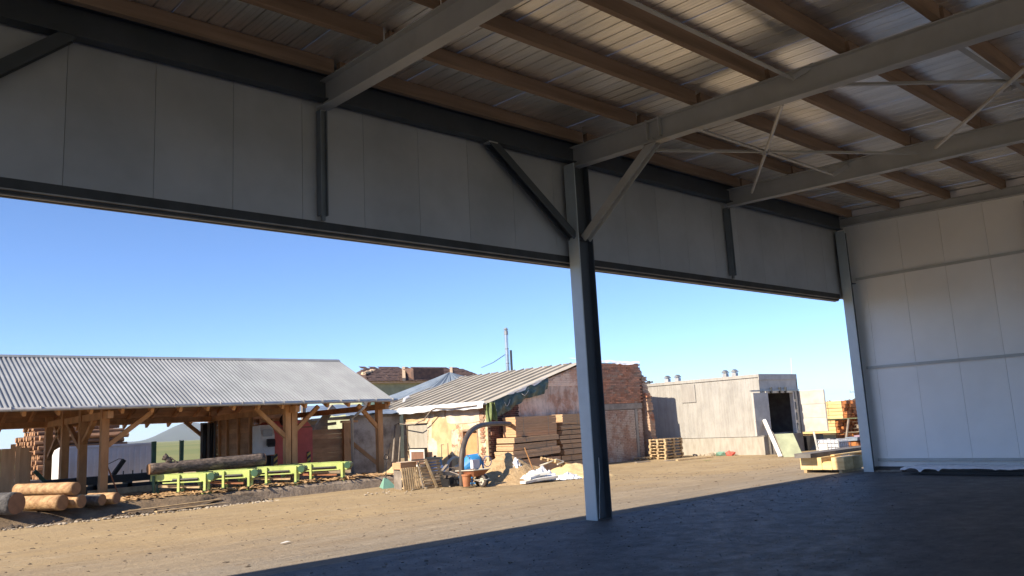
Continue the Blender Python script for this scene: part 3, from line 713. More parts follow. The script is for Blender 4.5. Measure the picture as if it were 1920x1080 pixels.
mb = MB(); mb.beam((-14, RY, RZ - .33), (XR - .1, RY, RZ - .33), .16, .22); build('ridge_beam', mb, 'timber', shed)
def brace(a, b, w=.13, m='timber'):
    mb = MB(); mb.beam(a, b, w, w + .01); build('brace', mb, m, shed)
brace((-4.57, 16.2, 1.85), (-3.2, 16.2, 2.9)); brace((1.50, 16.2, 1.85), (.30, 16.2, 2.95)); brace((1.76, 16.22, 2.05), (2.75, 16.2, 2.95))
brace((5.37, 16.2, 2.0), (4.45, 16.2, 2.95)); brace((1.62, 23.3, 1.75), (.45, 23.3, 2.72)); brace((1.62, 23.3, 1.8), (2.9, 23.3, 2.75))
brace((-4.57, 18.6, 2.0), (-4.57, 17.3, 2.75)); brace((-4.57, 20.9, 1.85), (-4.57, 22.3, 2.7)); brace((-4.57, 23.3, 1.8), (-3.1, 23.3, 2.7))
brace((-4.57, 23.3, 1.5), (-4.57, 21.4, 2.72)); brace((-4.57, 18.6, 1.75), (-4.57, 20.5, 2.72)); brace((-10.7, 16.2, 1.85), (-9.2, 16.2, 2.9))
# board walls and framing of the sawing room at the back
def boards_x(x0, x1, y, z0, z1, h, m='board', name='wall_board', parent=None, t=.025):
    z = z0
    while z < z1 - .02:
        zz = min(z1, z + h - .003)
        mb = MB(); mb.jbox(x0, x1, y, y + t, z, zz, .003); build(name, mb, m, parent or shed); z += h
boards_x(1.95, 5.2, 23.42, PZ, 2.75, .2)
for x in (2.0, 2.55, 3.1, 3.7, 4.3, 4.9):
    mb = MB(); mb.box(x, x + .09, 23.30, 23.41, PZ, 2.72); build('stud', mb, 'timber', shed)
boards_x(1.15, 1.5, 23.42, PZ, 2.65, .25)
z = PZ
while z < 2.6:                                              # side wall of the sawing room, along Y
    mb = MB(); mb.jbox(1.70, 1.725, 19.5, 23.2, z, z + .19, .003); build('wall_board', mb, 'board', shed); z += .2
for y in (19.6, 20.7, 21.8, 22.6):
    mb = MB(); mb.box(1.60, 1.695, y, y + .09, PZ, 2.72); build('stud', mb, 'timber', shed)
boards_x(5.05, 6.62, 21.0, PZ, 2.12, .2)
mb = MB(); mb.jbox(6.5, 6.86, 20.85, 21.0, PZ, 2.36, .006); build('post', mb, 'timber', shed)
mb = MB(); mb.box(6.42, 7.2, 20.8, 21.02, 2.362, 2.46); build('cap_beam', mb, 'timber', shed)
brace((6.75, 20.93, 1.62), (8.05, 20.4, .38), .15)
brace((5.1, 24.2, 2.9), (6.6, 24.2, 1.9), .12, 'grey_wood'); post(6.3, 24.2, 3.4, .16, 0, 'grey_wood')
mb = MB(); mb.beam((4.9, 24.2, 2.15), (8.0, 24.2, 2.4), .12, .14); build('cross_rail', mb, 'grey_wood', shed)
mb = MB(); mb.beam((6.6, 24.2, 1.8), (7.9, 24.2, 3.2), .14, .3); build('brace', mb, 'grey_wood', shed)
for i in range(7):                                          # dark strips hanging in the doorway
    mb = MB(); mb.jbox(1.05 + .09 * i, 1.12 + .09 * i, 23.1, 23.13, .9 + .02 * i, 2.62, .02); build('hanging_strip', mb, 'black' if i % 3 else 'grey_metal', shed)

# ------------------------------------------------------------------ machines and goods in the shed
saw = thing('sawing_machine', 'tall red machine cabinet with hazard stripes behind the double post', 'machine', (3.3, 19.9, PZ))
mb = MB(); mb.prism([(2.32, PZ), (4.26, PZ), (4.26, 2.2), (4.0, 2.52), (2.6, 2.52), (2.32, 2.3)], 'y', 19.5, 20.6); build('cabinet', mb, 'red_paint', saw)
mb = MB(); mb.hexa([(2.5, 19.48, 2.22), (4.24, 19.48, 2.22), (4.24, 20.5, 2.24), (2.5, 20.5, 2.24), (2.7, 19.6, 2.535), (3.98, 19.6, 2.535), (3.98, 20.5, 2.535), (2.7, 20.5, 2.535)]); build('hood', mb, 'rust', saw)
for x in (2.56, 4.0):
    mb = MB(); mb.box(x, x + .15, 19.465, 19.492, .75, 1.25); build('warning_strip', mb, 'hazard', saw)
mb = MB(); mb.box(3.32, 3.34, 19.48, 19.495, .5, 2.18); build('door_gap', mb, 'black', saw)
mb = MB(); mb.box(4.35, 4.55, 20.2, 20.6, PZ, 1.7); build('side_box', mb, 'grey_metal', saw)
cab = thing('white_machine', 'white upright saw head with a dark motor left of the red cabinet', 'machine', (1.9, 18.9, PZ))
mb = MB(); mb.prism([(18.4, 1.25), (19.2, 1.2), (19.2, 2.35), (18.6, 2.38), (18.4, 2.0)], 'x', 1.55, 2.08); build('saw_head', mb, 'white_paint', cab)
mb = MB(); mb.box(1.60, 1.72, 18.45, 19.1, PZ, 1.22); mb.box(1.95, 2.06, 18.45, 19.1, PZ, 1.22); mb.beam((1.75, 18.5, 1.2), (1.45, 18.45, PZ), .08, .08); build('frame', mb, 'black', cab)
mb = MB(); mb.cyl((1.75, 18.39, 1.72), (2.05, 18.36, 1.72), .13, n=12); mb.box(1.8, 2.06, 18.3, 18.395, 1.55, 1.68); build('motor', mb, 'black', cab)
mb = MB(); mb.box(1.6, 1.98, 18.385, 18.398, 1.95, 2.2); build('vent_grille', mb, 'grey_metal', cab)
mb = MB()
for i in range(4): mb.cyl((2.5 + .2 * i, 20.1, 2.45), (2.5 + .2 * i, 20.1, 2.85), .09, n=8)
fan = build('dust_fan', MB().cyl((3.05, 19.2, 2.55), (3.05, 19.5, 2.55), .24, n=16), 'black', label='round black extractor fan hanging above the red machine cabinet', cat='fan')

conv_lab = ['lime green conveyor arm nearest the peeled logs, with a dark green end', 'second green conveyor arm from the peeled logs, under the dark log',
            'third green conveyor arm from the peeled logs, beside the double post', 'green conveyor arm nearest the downpipe and sand heap']
def conveyor(i, x, y0=14.12, L_=2.3):
    y1 = y0 + L_
    t = thing('conveyor_arm', conv_lab[i], 'conveyor', (x, y0, PZ), 'green log conveyor arms')
    zt = .95
    mb = MB()
    pr = [(y0 + .1, zt - .27), (y0, zt - .2), (y0 - .03, zt - .1), (y0 + .0, zt - .02), (y0 + .1, zt), (y1, zt), (y1, zt - .19), (y0 + .55, zt - .19), (y0 + .4, zt - .27)]
    for sx in (-.12, .07): mb.prism(pr, 'x', x + sx, x + sx + .05)
    mb.box(x - .069, x + .069, y0 + .1, y1, zt - .08, zt - .04)
    build('side_beam', mb, 'green_paint', t)
    mb = MB(); mb.box(x - .128, x + .128, y0 + .34, y1, zt + .002, zt + .012); build('top_flange', mb, 'green_paint', t)
    mb = MB(); mb.cyl((x - .2, y0 + .08, zt - .12), (x + .2, y0 + .08, zt - .12), .115, n=14); build('end_roller', mb, 'dark_green', t)
    mb = MB()
    for k in range(int(L_ / .16) - 1): mb.box(x - .04, x + .04, y0 + .1 + k * .16, y0 + .2 + k * .16, zt - .035, zt + .03 if k % 6 == 0 else zt - .005)
    build('chain', mb, 'black', t)
    mb = MB(); mb.box(x - .145, x - .123, y0 + .02, y0 + .16, zt - .2, zt - .06); build('rating_plate', mb, 'yellow_wood', t)
    for j, yl in enumerate((y0 + .28, y0 + L_ * .55, y1 - .12)):
        mat_ = 'dark_green' if (i == 0 and j == 2) else 'green_paint'
        mb = MB()
        for sx in (-.18, .11): mb.box(x + sx, x + sx + .055, yl - .035, yl + .035, PZ - .05, zt - .02)
        mb.box(x - .2, x + .2, yl - .09, yl + .09, PZ - .05, PZ + .02); build('leg', mb, mat_, t)
        mb = MB(); mb.box(x - .21, x + .21, yl - .05, yl + .05, PZ + .021, PZ + .10); build('foot', mb, 'dark_green', t)
    mb = MB(); mb.cyl((x - .13, y0 + .5, zt - .17), (x - .13, y0 + 1.3, zt - .17), .035, n=8); build('hydraulic_ram', mb, 'black', t)
    mb = MB(); mb.box(x - .155, x - .122, y0 + .38, y0 + 1.6, zt - .27, zt - .235); build('drip_rail', mb, 'green_paint', t)
    mb = MB(); mb.beam((x + .02, y0 + .5, .52), (x + .02, y1 - .2, .60), .1, .07); build('tie_bar', mb, 'rust' if i % 2 else 'pale_wood', t)
    t.rotation_euler.z = rad(46)
for i, (x, l_) in enumerate(((-1.9, 2.0), (-.5, 2.0), (1.12, 2.3), (2.86, 2.5))): conveyor(i, x, 14.12, l_)
t = thing('long_log', 'long dark barked log lying across the green conveyor arms', 'log', (-1.6, 15.33, 1))
mb = MB()
pts = [(-3.5, 15.30, 1.14), (-2.2, 15.32, 1.155), (-.9, 15.34, 1.17), (.2, 15.36, 1.19)]
rr = [.205, .215, .235, .26]
mb.tube([tuple(Vector(pts[0]).lerp(Vector(pts[3]), k / 24) + Vector((0, .012 * nz(k * .7, 1), .012 * nz(k * .6, 5)))) for k in range(25)], [(.175 + .045 * k / 24) * (1 + .05 * nz(k * .9, 3)) for k in range(25)], 18)
build('bark', mb, 'bark', t, smooth=True)
for a, b, r, m in ((pts[0], (-3.53, 15.298, 1.139), .165, 'log_end'), (pts[3], (.235, 15.362, 1.191), .21, 'log_end_dark')):
    mb = MB(); mb.cyl(a, b, r, r * .985, 18); build('sawn_end', mb, m, t)
mb = MB(); lump(mb, -3.0, 15.33, 1.46, .12, 1.0); lump(mb, -2.92, 15.28, 1.38, .09, 1.2); mb.beam((-2.9, 15.28, 1.48), (-2.7, 15.2, 1.3), .05, .03); build('loose_bark', mb, 'bark', t)
for i, (x, lab) in enumerate(((-2.66, 'dark square stake standing beside the white container end'), (-1.74, 'dark square stake standing in front of the green field'))):
    mb = MB(); mb.jbox(x - .06, x + .06, 17.45, 17.57, PZ, 1.97, .015); build('log_stake', mb, 'dark_green', label=lab, cat='stake', group='dark stakes behind the long log')
# carriage beams lying on the left of the shed
mb = MB(); mb.box(-5.6, -1.6, 18.9, 19.3, PZ + .35, PZ + .6); mb.box(-5.6, -1.7, 18.7, 18.8, PZ + .02, PZ + .3)
for x in (-5.2, -4.2, -3.1, -2.2): mb.box(x, x + .15, 18.7, 19.3, PZ, PZ + .36)
for x in (-3.2, -2.9, -2.6): mb.box(x, x + .03, 18.9, 18.94, PZ + .6, PZ + .72)
build('carriage_rail', mb, 'dark_trim', label='dark blue steel carriage track lying behind the left shed posts', cat='rail')
mb = MB(); mb.beam((-4.6, 17.6, PZ + .12), (-1.9, 17.5, PZ + .14), .3, .2); build('timber_beam', mb, 'pale_wood', label='squared pale beam lying on the shed floor behind the front left post', cat='beam')
for p, m, lab in ((((-5.5, 19.0, PZ + .5), (-5.85, 19.05, 1.25)), 'dark_green', 'slanted dark post on the carriage track by the container end'), (((-3.4, 19.3, PZ + .6), (-3.05, 19.35, 1.4)), 'black', 'slanted black stop post at mid carriage track')):
    mb = MB(); mb.beam(*p, .14, .12); build('stop_post', mb, m, label=lab, cat='post', group='stops on the carriage track')
t = thing('hand_tool', 'long handled log hook with an orange grip leaning on the front left post', 'tool', (-4.1, 16.5, PZ))
mb = MB(); mb.cyl((-4.05, 16.3, PZ), (-4.38, 16.32, 1.2), .022, n=8); build('handle', mb, 'rust', t)
mb = MB(); mb.tube([(-4.38, 16.32, 1.2), (-4.42, 16.32, 1.35), (-4.1, 16.3, 1.5), (-3.95, 16.3, 1.48)], .012, 6); build('hook', mb, 'black', t)

# ------------------------------------------------------------------ board fence left
fn = thing('board_fence', 'upright board fence panel at the left edge beside the logs', 'fence', (-6.8, 17.5, PZ))
x = -9.6; k = 0
while x < -6.33:
    w = random.choice([.13, .16, .2, .24]); h = 1.96 + random.uniform(-.05, .05) + (.12 if -7.0 < x < -6.62 else 0)
    mb = MB(); mb.jbox(x, min(x + w, -6.3) - .006, 17.5 - (.02 if k % 2 else 0), 17.525 - (.02 if k % 2 else 0), PZ, h, .004); build('board', mb, 'fence', fn); x += w; k += 1
mb = MB(); mb.box(-9.6, -6.32, 17.53, 17.6, .6, .7); mb.box(-9.6, -6.32, 17.53, 17.6, 1.6, 1.7); build('rail', mb, 'fence', fn)
mb = MB(); mb.box(-6.31, -6.24, 17.62, 17.72, PZ, 1.86); build('post', mb, 'fence', fn)

# ------------------------------------------------------------------ logs in front of the shed
LOGS = [('big_log', (-7.38, 13.36, PZ + .27), .285, 2.2, 0.22, 'bark_grey', 'log_end_dark', 'thick dark ended log at the far left by the fence boards'),
        ('peeled_log', (-6.02, 13.30, PZ + .53),   .165, 2.1, -.05, 'peeled', 'log_end', 'peeled pale log resting on top of the others'),
        ('peeled_log', (-6.33, 13.28, PZ + .19), .20, 2.0, .10, 'peeled', 'log_end', 'peeled log at bottom left, right beside the thick dark ended log'),
        ('short_log', (-5.86, 13.34, PZ + .175), .178, 1.1, .3, 'peeled', 'log_end', 'round pale log end between the peeled log and the dark barked log'),
        ('barked_log', (-5.32, 13.44, PZ + .15), .155, 1.2, .16, 'bark_grey', 'log_end', 'dark barked log, second from the right end of the row'),
        ('short_log', (-4.92, 13.55, PZ + .155), .16, .9, .25, 'peeled', 'log_end_dark', 'rightmost log of the row, orange brown cut end')]
for nm, c, r, L_, az, mb_, me_, lab in LOGS:
    t = thing(nm, lab, 'log', c, 'logs at the front left')
    d = Vector((-.50 - az * .4, .86, 0)).normalized()
    c = Vector(c)
    pts = [tuple(c + d * (L_ * k / 14) + Vector((0, 0, .008 * nz(k, r * 50)))) for k in range(15)]
    mb = MB(); mb.tube(pts, [r * (1 + .05 * nz(k * .8, r * 90) + .01 * k / 14) for k in range(15)], 20); build('trunk', mb, mb_, t, smooth=True)
    o = Vector(c); mb = MB(); mb.cyl((0, 0, 0), (.012, 0, 0), r * .95, r * .93, 20, wob=.03)
    e = bpy.data.objects.new('cut_end', mesh_of('cut_end', mb, me_)); COL.objects.link(e); e.parent = t; e.rotation_euler = (-d).to_track_quat('X', 'Z').to_euler(); ORG[e.name] = c

# ------------------------------------------------------------------ container and log pile beyond the shed
t = thing('steel_container', 'long white ribbed container standing behind the shed posts', 'container', (-1, 27.5, .3))
mb = MB(); mb.box(-3.28, .47, 27.02, 29, .4, 1.86); build('body', mb, 'container', t)
for k in range(16):
    x = -3.2 + .235 * k; mb = MB(); mb.box(x, x + .08, 26.985, 27.018, .45, 1.8); build('rib', mb, 'container', t)
mb = MB(); mb.box(-3.34, .53, 26.97, 29.03, 1.862, 1.95); build('top_rail', mb, 'container', t)
mb = MB(); mb.box(-3.36, -3.29, 26.97, 29.02, .4, 1.86); build('sunlit_end_frame', mb, 'white_paint', t)  # end face in brighter white, sunlight put into its colour
mb = MB(); mb.box(-3.3, .5, 27.0, 29, .0, .398); build('underframe', mb, 'dark_trim', t)
mlog = []
for v in range(4):
    m = MB(); m.cyl((0, 0, 0), (4.4, random.uniform(-.08, .08), random.uniform(-.03, .03)), .105 + .012 * v, .10 + .01 * v, 9, capmi=1, wob=.1); mlog.append(mesh_of('log', m, ['pile_log', 'pile_end']))
nlog = 0
for row in range(11):
    for kx in range(21):
        y = 37.6 + kx * .275 + (.137 if row % 2 else 0)
        if row > 8 and (kx < 2 + 3 * (row - 8) or kx > 19 - 2 * (row - 8)): continue
        o = bpy.data.objects.new('pile_log', random.choice(mlog)); COL.objects.link(o)
        o.location = (-2.0 + random.uniform(-.16, .16) + (.25 if row > 8 else 0), y, .45 + row * .252 + random.uniform(-.02, .02)); o.rotation_euler = (random.random() * 6, 0, 0)
        tag(o, 'brown log in the big pile beyond the container, sawn end towards the sun', 'log', 'logs in the tall pile behind the shed'); nlog += 1
for k in range(16):
    o = bpy.data.objects.new('pile_log', random.choice(mlog)); COL.objects.link(o)
    o.location = (-8.2 + random.uniform(-.3, .3), 43.6 + (k % 8) * .3, 1.55 + (k // 8) * .27 + .3); o.rotation_euler = (k, 0, 0)
    tag(o, 'log in the low pile at the far left beyond the fence', 'log', 'logs in the low pile at far left')
mb = MB(); mb.box(-9.5, 2.6, 37.4, 46.3, -.2, .32); mb.box(-8.6, -3.9, 43.4, 46.2, .3, 1.7); build('log_bearers', mb, 'dark_concrete', label='dark bearer blocks carrying the log piles behind the shed', cat='base')

# ------------------------------------------------------------------ old workshop: plaster front, limewashed side, brick tower
ws = thing('workshop_building', 'derelict plastered workshop with a sheeted lean roof and red brick tower', 'building', (8.3, 13.2, 0))
XP, YB = 8.3, 13.2
EAVE, RIDGEX, RIDGEZ = 2.80, 13.5, 4.36
def rz(x): return EAVE + (x - XP) * (RIDGEZ - EAVE) / (RIDGEX - XP)
# front wall with real openings (door and a boarded window)
mb = MB()
def wall_front(y0, y1, z0, z1):
    mb.box(XP, XP + .4, y0, y1, z0, z1)
wall_front(YB, 13.80, -.1, EAVE - .06); wall_front(13.80, 14.80, 1.80, EAVE - .06); wall_front(14.80, 17.18, -.1, EAVE - .06)
wall_front(17.18, 18.70, -.1, 1.05); wall_front(17.18, 18.70, 2.16, EAVE - .06); wall_front(18.70, 18.95, -.1, EAVE - .06)
build('front_wall', mb, 'plaster', ws)
def patch(y0, y1, z0, z1, t, m, name, seed=0):            # raised or peeled coat with a ragged outline
    b = MB(); n = 26; pts = []
    cy, cz = (y0 + y1) / 2, (z0 + z1) / 2
    for k in range(n):
        a = 2 * math.pi * k / n; q = 1 + .22 * nz(math.cos(a) * 1.6 + seed, math.sin(a) * 1.6)
        f = 1 / max(abs(math.cos(a)), abs(math.sin(a))) ** .75
        pts.append((cy + (y1 - y0) / 2 * math.cos(a) * q * f, min(EAVE - .08, cz + (z1 - z0) / 2 * math.sin(a) * q * f)))
    b.prism(pts, 'x', XP - t, XP - .001); return build(name, b, m, ws)
MT['coat1'] = mat('pale_pink_coat', (.76, .62, .48), (.58, .45, .33), scale=1.8, rough=.9, bump=.3, bscale=10)
MT['coat2'] = mat('ochre_coat', (.62, .46, .26), (.44, .31, .17), scale=1.8, rough=.92, bump=.5, bscale=10)
MT['whitewash'] = mat('whitewash', (.40, .375, .325), (.32, .295, .25), scale=2.4, rough=.9, bump=.3, bscale=8, stretch=(1, 2, .6))
patch(13.5, 15.9, 2.05, 2.72, .022, 'coat1', 'plaster_coat', 3); patch(15.2, 16.9, .2, 2.4, .015, 'coat2', 'plaster_coat', 7)
patch(14.9, 15.5, .6, 1.9, .02, 'plaster', 'plaster_coat', 11); patch(16.5, 17.15, .3, 1.5, .018, 'coat1', 'plaster_coat', 15)
patch(17.3, 18.9, 2.24, 2.66, .02, 'coat2', 'plaster_coat', 19)
mb = MB(); mb.box(XP + .06, XP + .12, 17.18, 18.70, 1.05, 2.16); build('window_infill', mb, 'whitewash', ws)
mb = MB(); mb.box(XP - .05, XP + .05, 17.1, 18.80, 2.16, 2.24); build('window_lintel', mb, 'light_plaster', ws)
mb = MB(); mb.box(XP - .04, XP + .06, 17.12, 18.76, 1.00, 1.05); build('window_sill', mb, 'light_plaster', ws)
mb = MB(); mb.box(XP + .10, XP + .15, 13.86, 14.74, .0, 1.74); dr = build('door', mb, 'orange_door', ws)
mb = MB(); mb.box(XP - .02, XP + .14, 14.741, 14.81, 0, 1.80); mb.box(XP - .02, XP + .14, 13.79, 13.859, 0, 1.80); mb.box(XP - .02, XP + .14, 13.86, 14.74, 1.741, 1.82); build('door_frame', mb, 'purlin', ws)
mb = MB(); mb.cyl((XP + .06, 13.95, .95), (XP + .10, 13.95, .95), .03, n=8); build('handle', mb, 'black', dr)
for p in ([(16.2, .3), (16.2, 1.25), (16.05, 1.25)], [(15.75, 1.3), (15.75, .78), (15.5, .78)]):
    mb = MB(); mb.tube([(XP - .03, y, z) for y, z in p], .014, 6); build('conduit', mb, 'grey_wood', ws)
mb = MB(); mb.jbox(XP - .03, XP - .001, 15.55, 15.72, .35, .8, .02); build('soot_mark_board', mb, 'brown_board', ws)
mb = MB(); mb.box(XP + .401, XP + .6, 13.3, 23.4, 0, .1); build('inner_plinth', mb, 'dark_concrete', ws)
# corner pier with exposed bricks, individually laid
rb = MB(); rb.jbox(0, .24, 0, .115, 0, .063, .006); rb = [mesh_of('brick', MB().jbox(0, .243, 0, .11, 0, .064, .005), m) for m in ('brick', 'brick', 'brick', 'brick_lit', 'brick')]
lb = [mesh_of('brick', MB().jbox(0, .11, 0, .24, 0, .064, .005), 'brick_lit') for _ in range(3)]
zz = .45; k = 0
while zz < 2.7:
    if not (1.1 < zz < 1.25):
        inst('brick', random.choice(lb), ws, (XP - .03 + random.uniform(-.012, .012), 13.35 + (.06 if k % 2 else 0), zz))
    zz += .076; k += 1
# side wall: limewashed brick with a sloping top under the roof
mb = MB()
mb.prism([(XP + .4, 0), (14.9, 0), (14.9, 4.3), (RIDGEX, RIDGEZ - .12), (XP + .4, rz(XP + .4) - .1)], 'y', YB, YB + .4); build('side_wall', mb, 'plaster2', ws)
mb = MB()                                                  # courses of dark brick showing through at the corner and under the verge
def course(mb_, x0, x1, z, y, proud=.02):
    x = x0
    while x < x1 - .05:
        w = min(.24, x1 - x - .01); pr = proud + random.uniform(-.012, .012)
        mb_.jbox(x, x + w, y - pr, y + .05, z, z + .064, .004); x += .25
z = .1; k = 0
while z < 2.75: course(mb, XP + .02 + (.12 if k % 2 else 0), XP + .75 + .5 * abs(nz(z * 3, 4)) + (.9 if z > 2.0 else 0), z, YB, .03); z += .076; k += 1
build('dark_corner_bricks', mb, 'brick_dark', ws, kind='stuff')
mb = MB(); z = 3.42; k = 0
while z < 4.2:
    xs = XP + (z + .22 - EAVE) * (RIDGEX - XP) / (RIDGEZ - EAVE); course(mb, max(11.4, xs) + (.12 if k % 2 else 0), 14.7, z, YB, .02); z += .076; k += 1
build('verge_bricks', mb, 'brick_dirty', ws, kind='stuff')
mb = MB(); mb.box(XP + .12, XP + .26, YB - .09, YB - .001, 1.55, 1.68); build('wall_bracket', mb, 'brown_board', ws)
mb = MB(); mb.cyl((XP + .28, YB - .16, 2.36), (XP + .28, YB - .16, 2.52), .06, .075, 10); mb.cyl((XP + .28, YB - .02, 2.56), (XP + .28, YB - .18, 2.53), .02, n=6); build('lamp', mb, 'white_paint', ws)
# brick tower, right: upper red bricks one by one, band, limewashed bricks below
TX0, TX1 = 14.55, 17.72
mb = MB(); mb.box(TX0, TX1, YB + .035, YB + 3.4, 0, 4.42); build('tower_core', mb, 'mortar', ws)
mb = MB(); mb.box(TX0 - .05, TX1 + .02, YB - .02, YB + .034, 2.33, 2.58); build('concrete_band', mb, 'concrete', ws)
nb = 0; rest = MB(); z = 2.6; k = 0
while z < 4.40:
    x = TX0 + (0 if k % 2 else -.12)
    while x < TX1 - .1:
        yy = YB + random.uniform(-.007, .007)
        if nb < 290: inst('brick', random.choice(rb), ws, (max(x, TX0), yy, z)); nb += 1
        else: rest.jbox(x, x + .24, yy, yy + .08, z, z + .064, .005)
        x += .252
    z += .075; k += 1
build('upper_bricks', rest if rest.v else MB().box(TX0, TX0 + .2, YB, YB + .05, 4.3, 4.36), 'brick', ws, kind='stuff')
mb = MB(); z = .02; k = 0
while z < 2.3:
    course(mb, TX0 + (.12 if k % 2 else 0), TX1 - .55, z, YB + .03, .03 if random.random() > .1 else .012); course(mb, TX1 - .33 + (.06 if k % 2 else 0), TX1, z, YB + .03, .02); z += .076; k += 1
build('lower_bricks', mb, 'brick_dirty', ws, kind='stuff')
mb = MB(); mb.jbox(TX1 - .53, TX1 - .36, YB - .02, YB + .034, .05, 2.32, .01); build('plaster_reveal', mb, 'whitewash', ws)
# broken stub wall running towards the yard, stepped top
SX = 17.95
prof = [(13.75, 4.25), (13.52, 4.2), (13.48, 3.86), (13.25, 3.8), (13.22, 3.1), (13.05, 2.98), (13.0, 2.3), (12.95, 1.2), (12.9, .05)]
def stub_y(z):
    for (y0, z0), (y1, z1) in zip(prof, prof[1:]):
        if z1 <= z <= z0: return y0 + (y1 - y0) * (z0 - z) / max(1e-6, z0 - z1)
    return 13.6
mb = MB(); z = .02; k = 0
while z < 4.2:
    ys = stub_y(z + .03) + random.uniform(-.035, .035); y = 14.2
    while y > ys + .06:
        l = min(.24, y - ys); mb.jbox(SX - .01 + random.uniform(-.006, .008), SX + .36, y - l + .01, y, z, z + .066, .004); y -= .25 if (k % 2 or y < 14.2) else .37
    z += .076; k += 1
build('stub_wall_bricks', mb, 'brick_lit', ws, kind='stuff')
mb = MB(); mb.box(SX + .02, SX + .34, 13.62, 14.2, 0, 4.1); mb.box(SX + .02, SX + .34, 13.1, 13.62, 0, 2.9); build('stub_wall', mb, 'mortar', ws)
mb = MB(); mb.box(TX1, SX - .012, YB + .25, YB + 3, 0, 3.9); build('tower_return', mb, 'brick_dirty', ws)
# film tied over the top of the tower
mb = MB()
mb.grid(lambda u, v: (TX0 - .05 + (TX1 - TX0 + .1) * u, YB - .06 + 1.6 * v, 4.46 + .06 * math.sin(u * 7) * (1 - v) + .34 * v * (1 - .3 * u) + .05 * nz(u * 6, v * 4) - (.10 if v < .04 else 0) * (.4 + abs(nz(u * 9, 2)))), 60, 24)
build('tower_film', mb, 'film', ws, smooth=True)
# roof: sheeted strips with raised seams, running up to the ridge
n = 14; y0, y1 = 12.95, 21.6
for k in range(n):
    a = y0 + (y1 - y0) * k / n; b = y0 + (y1 - y0) * (k + 1) / n
    mb = MB()
    def rp(u, v, a=a, b=b):
        x = XP - .25 + (RIDGEX + .1 - XP + .25) * u; y = a + (b - a) * v
        return (x, y, rz(x) + .02 + .012 * nz(x * 1.3, y * 2) + .018 * math.sin(math.pi * v))
    mb.grid(rp, 22, 5)
    xa, xb = XP - .1, RIDGEX + .05
    mb.beam((xa, b - .01, rz(xa) + .055), (xb, b - .01, rz(xb) + .055), .05, .075)
    build('roof_strip', mb, 'roof_film', ws, smooth=False)
    mb = MB(); mb.box(RIDGEX - .05, RIDGEX + .3, b - .45, b - .2, RIDGEZ + .04, RIDGEZ + .075)
    if k % 2: build('ridge_batten', mb, 'grey_wood', ws)
mb = MB(); mb.hexa([(RIDGEX + .12, y0, RIDGEZ - .1), (18, y0 + 3.7, 2.9), (18, 23.5, 2.9), (RIDGEX + .12, y1, RIDGEZ - .1), (RIDGEX + .12, y0, RIDGEZ - .0), (18, y0 + 3.7, 3.0), (18, 23.5, 3.0), (RIDGEX + .12, y1, RIDGEZ - .0)]); build('rear_slope', mb, 'tile', ws)
mb = MB()                                                  # loose white sheeting folded over the eave
mb.grid(lambda u, v: (XP - .27 - .10 * math.sin(v * 2.2) + .02 * nz(u * 14, v * 3), 13.0 + 5.9 * u, EAVE + .03 - (.22 + .05 * nz(u * 3, 1) + .012 * math.sin(u * 40)) * v + .04 * (1 - v)), 90, 6)
build('eave_sheeting', mb, 'film', ws, smooth=True)
MT['blue_shade_film'] = mat('blue_grey_shade_sheeting', (.22, .265, .325), (.15, .19, .245), scale=2, rough=.4, bump=.4, bscale=5)  # cast shade on the roof sheeting put into this blue-grey colour
mb = MB()
mb.grid(lambda u, v: (XP - .35 + 2.6 * u, 18.9 + 4.7 * v, EAVE - .06 + .72 * u + .05 * nz(u * 5, v * 7) - .12 * (1 - u) ** 3 * (1 + .6 * nz(v * 12, 1))), 24, 40)
build('sheeting_left', mb, 'blue_shade_film', ws, smooth=True)
mb = MB()
mb.tube([(XP - .33, 18.9, 2.2), (XP - .42, 17.6, 2.1), (XP - .36, 16.9, 2.3), (XP - .38, 16.3, 2.68), (XP - .4, 16.0, 2.74), (XP - .42, 15.0, 2.68), (XP - .4, 13.3, 2.72)], .022, 6); build('cable', mb, 'grey_wood', ws, smooth=True)
mb = MB(); mb.tube([(XP - .33, 23, 2.5), (XP - .4, 21.5, 1.9), (XP - .4, 20.3, 2.05), (XP - .38, 18.9, 2.16)], .02, 6); build('cable', mb, 'grey_wood', ws, smooth=True)
# sheeted verge strip and green tarpaulin hanging below it
def gt(u, v):
    x = XP - .06 + 3.3 * u; drop = (.66 - .12 * u + .07 * math.sin(u * 8) + .07 * nz(u * 9, 3)) * (1 if u < .93 else .8)
    z = rz(x) + .02 - drop * v
    return (x, YB - .16 - .05 * math.sin(v * 3) - .045 * math.sin(u * 34 + 3 * v) * v - .03 * nz(u * 20, v * 5), z)
mb = MB(); mb.grid(gt, 90, 12); build('green_tarpaulin', mb, 'tarp_green', ws, smooth=True)
for u0, u1, zo in ((.24, .33, -.2), (.52, .64, -.10)):
    mb = MB(); q = [gt(u0 + (u1 - u0) * k / 8, .35 + .3 * math.sin(math.pi * k / 8)) for k in range(9)]; mb.tube([(a, b - .035, c) for a, b, c in q], .009, 5); build('tie_rope', mb, 'white_paint', ws)
mb = MB(); mb.grid(lambda u, v: (XP + .9 + 2.3 * u, YB - .19 - .02 * math.sin(u * 20), rz(XP + .9 + 2.3 * u) + .05 - .16 * v * math.sin(math.pi * u) ** .5), 40, 4); build('verge_sheeting', mb, 'film', ws, smooth=True)
mb = MB(); mb.grid(lambda u, v: (XP - .18 + .36 * u + .10 * v * (u - .5), YB - .24 + .07 * math.sin(u * 9 + v * 3) - .06 * math.sin(u * 20), EAVE + .0 - (.75 + .10 * math.sin(u * 6.3)) * v), 24, 16); build('olive_tarpaulin', mb, 'tarp_olive', ws, smooth=True)
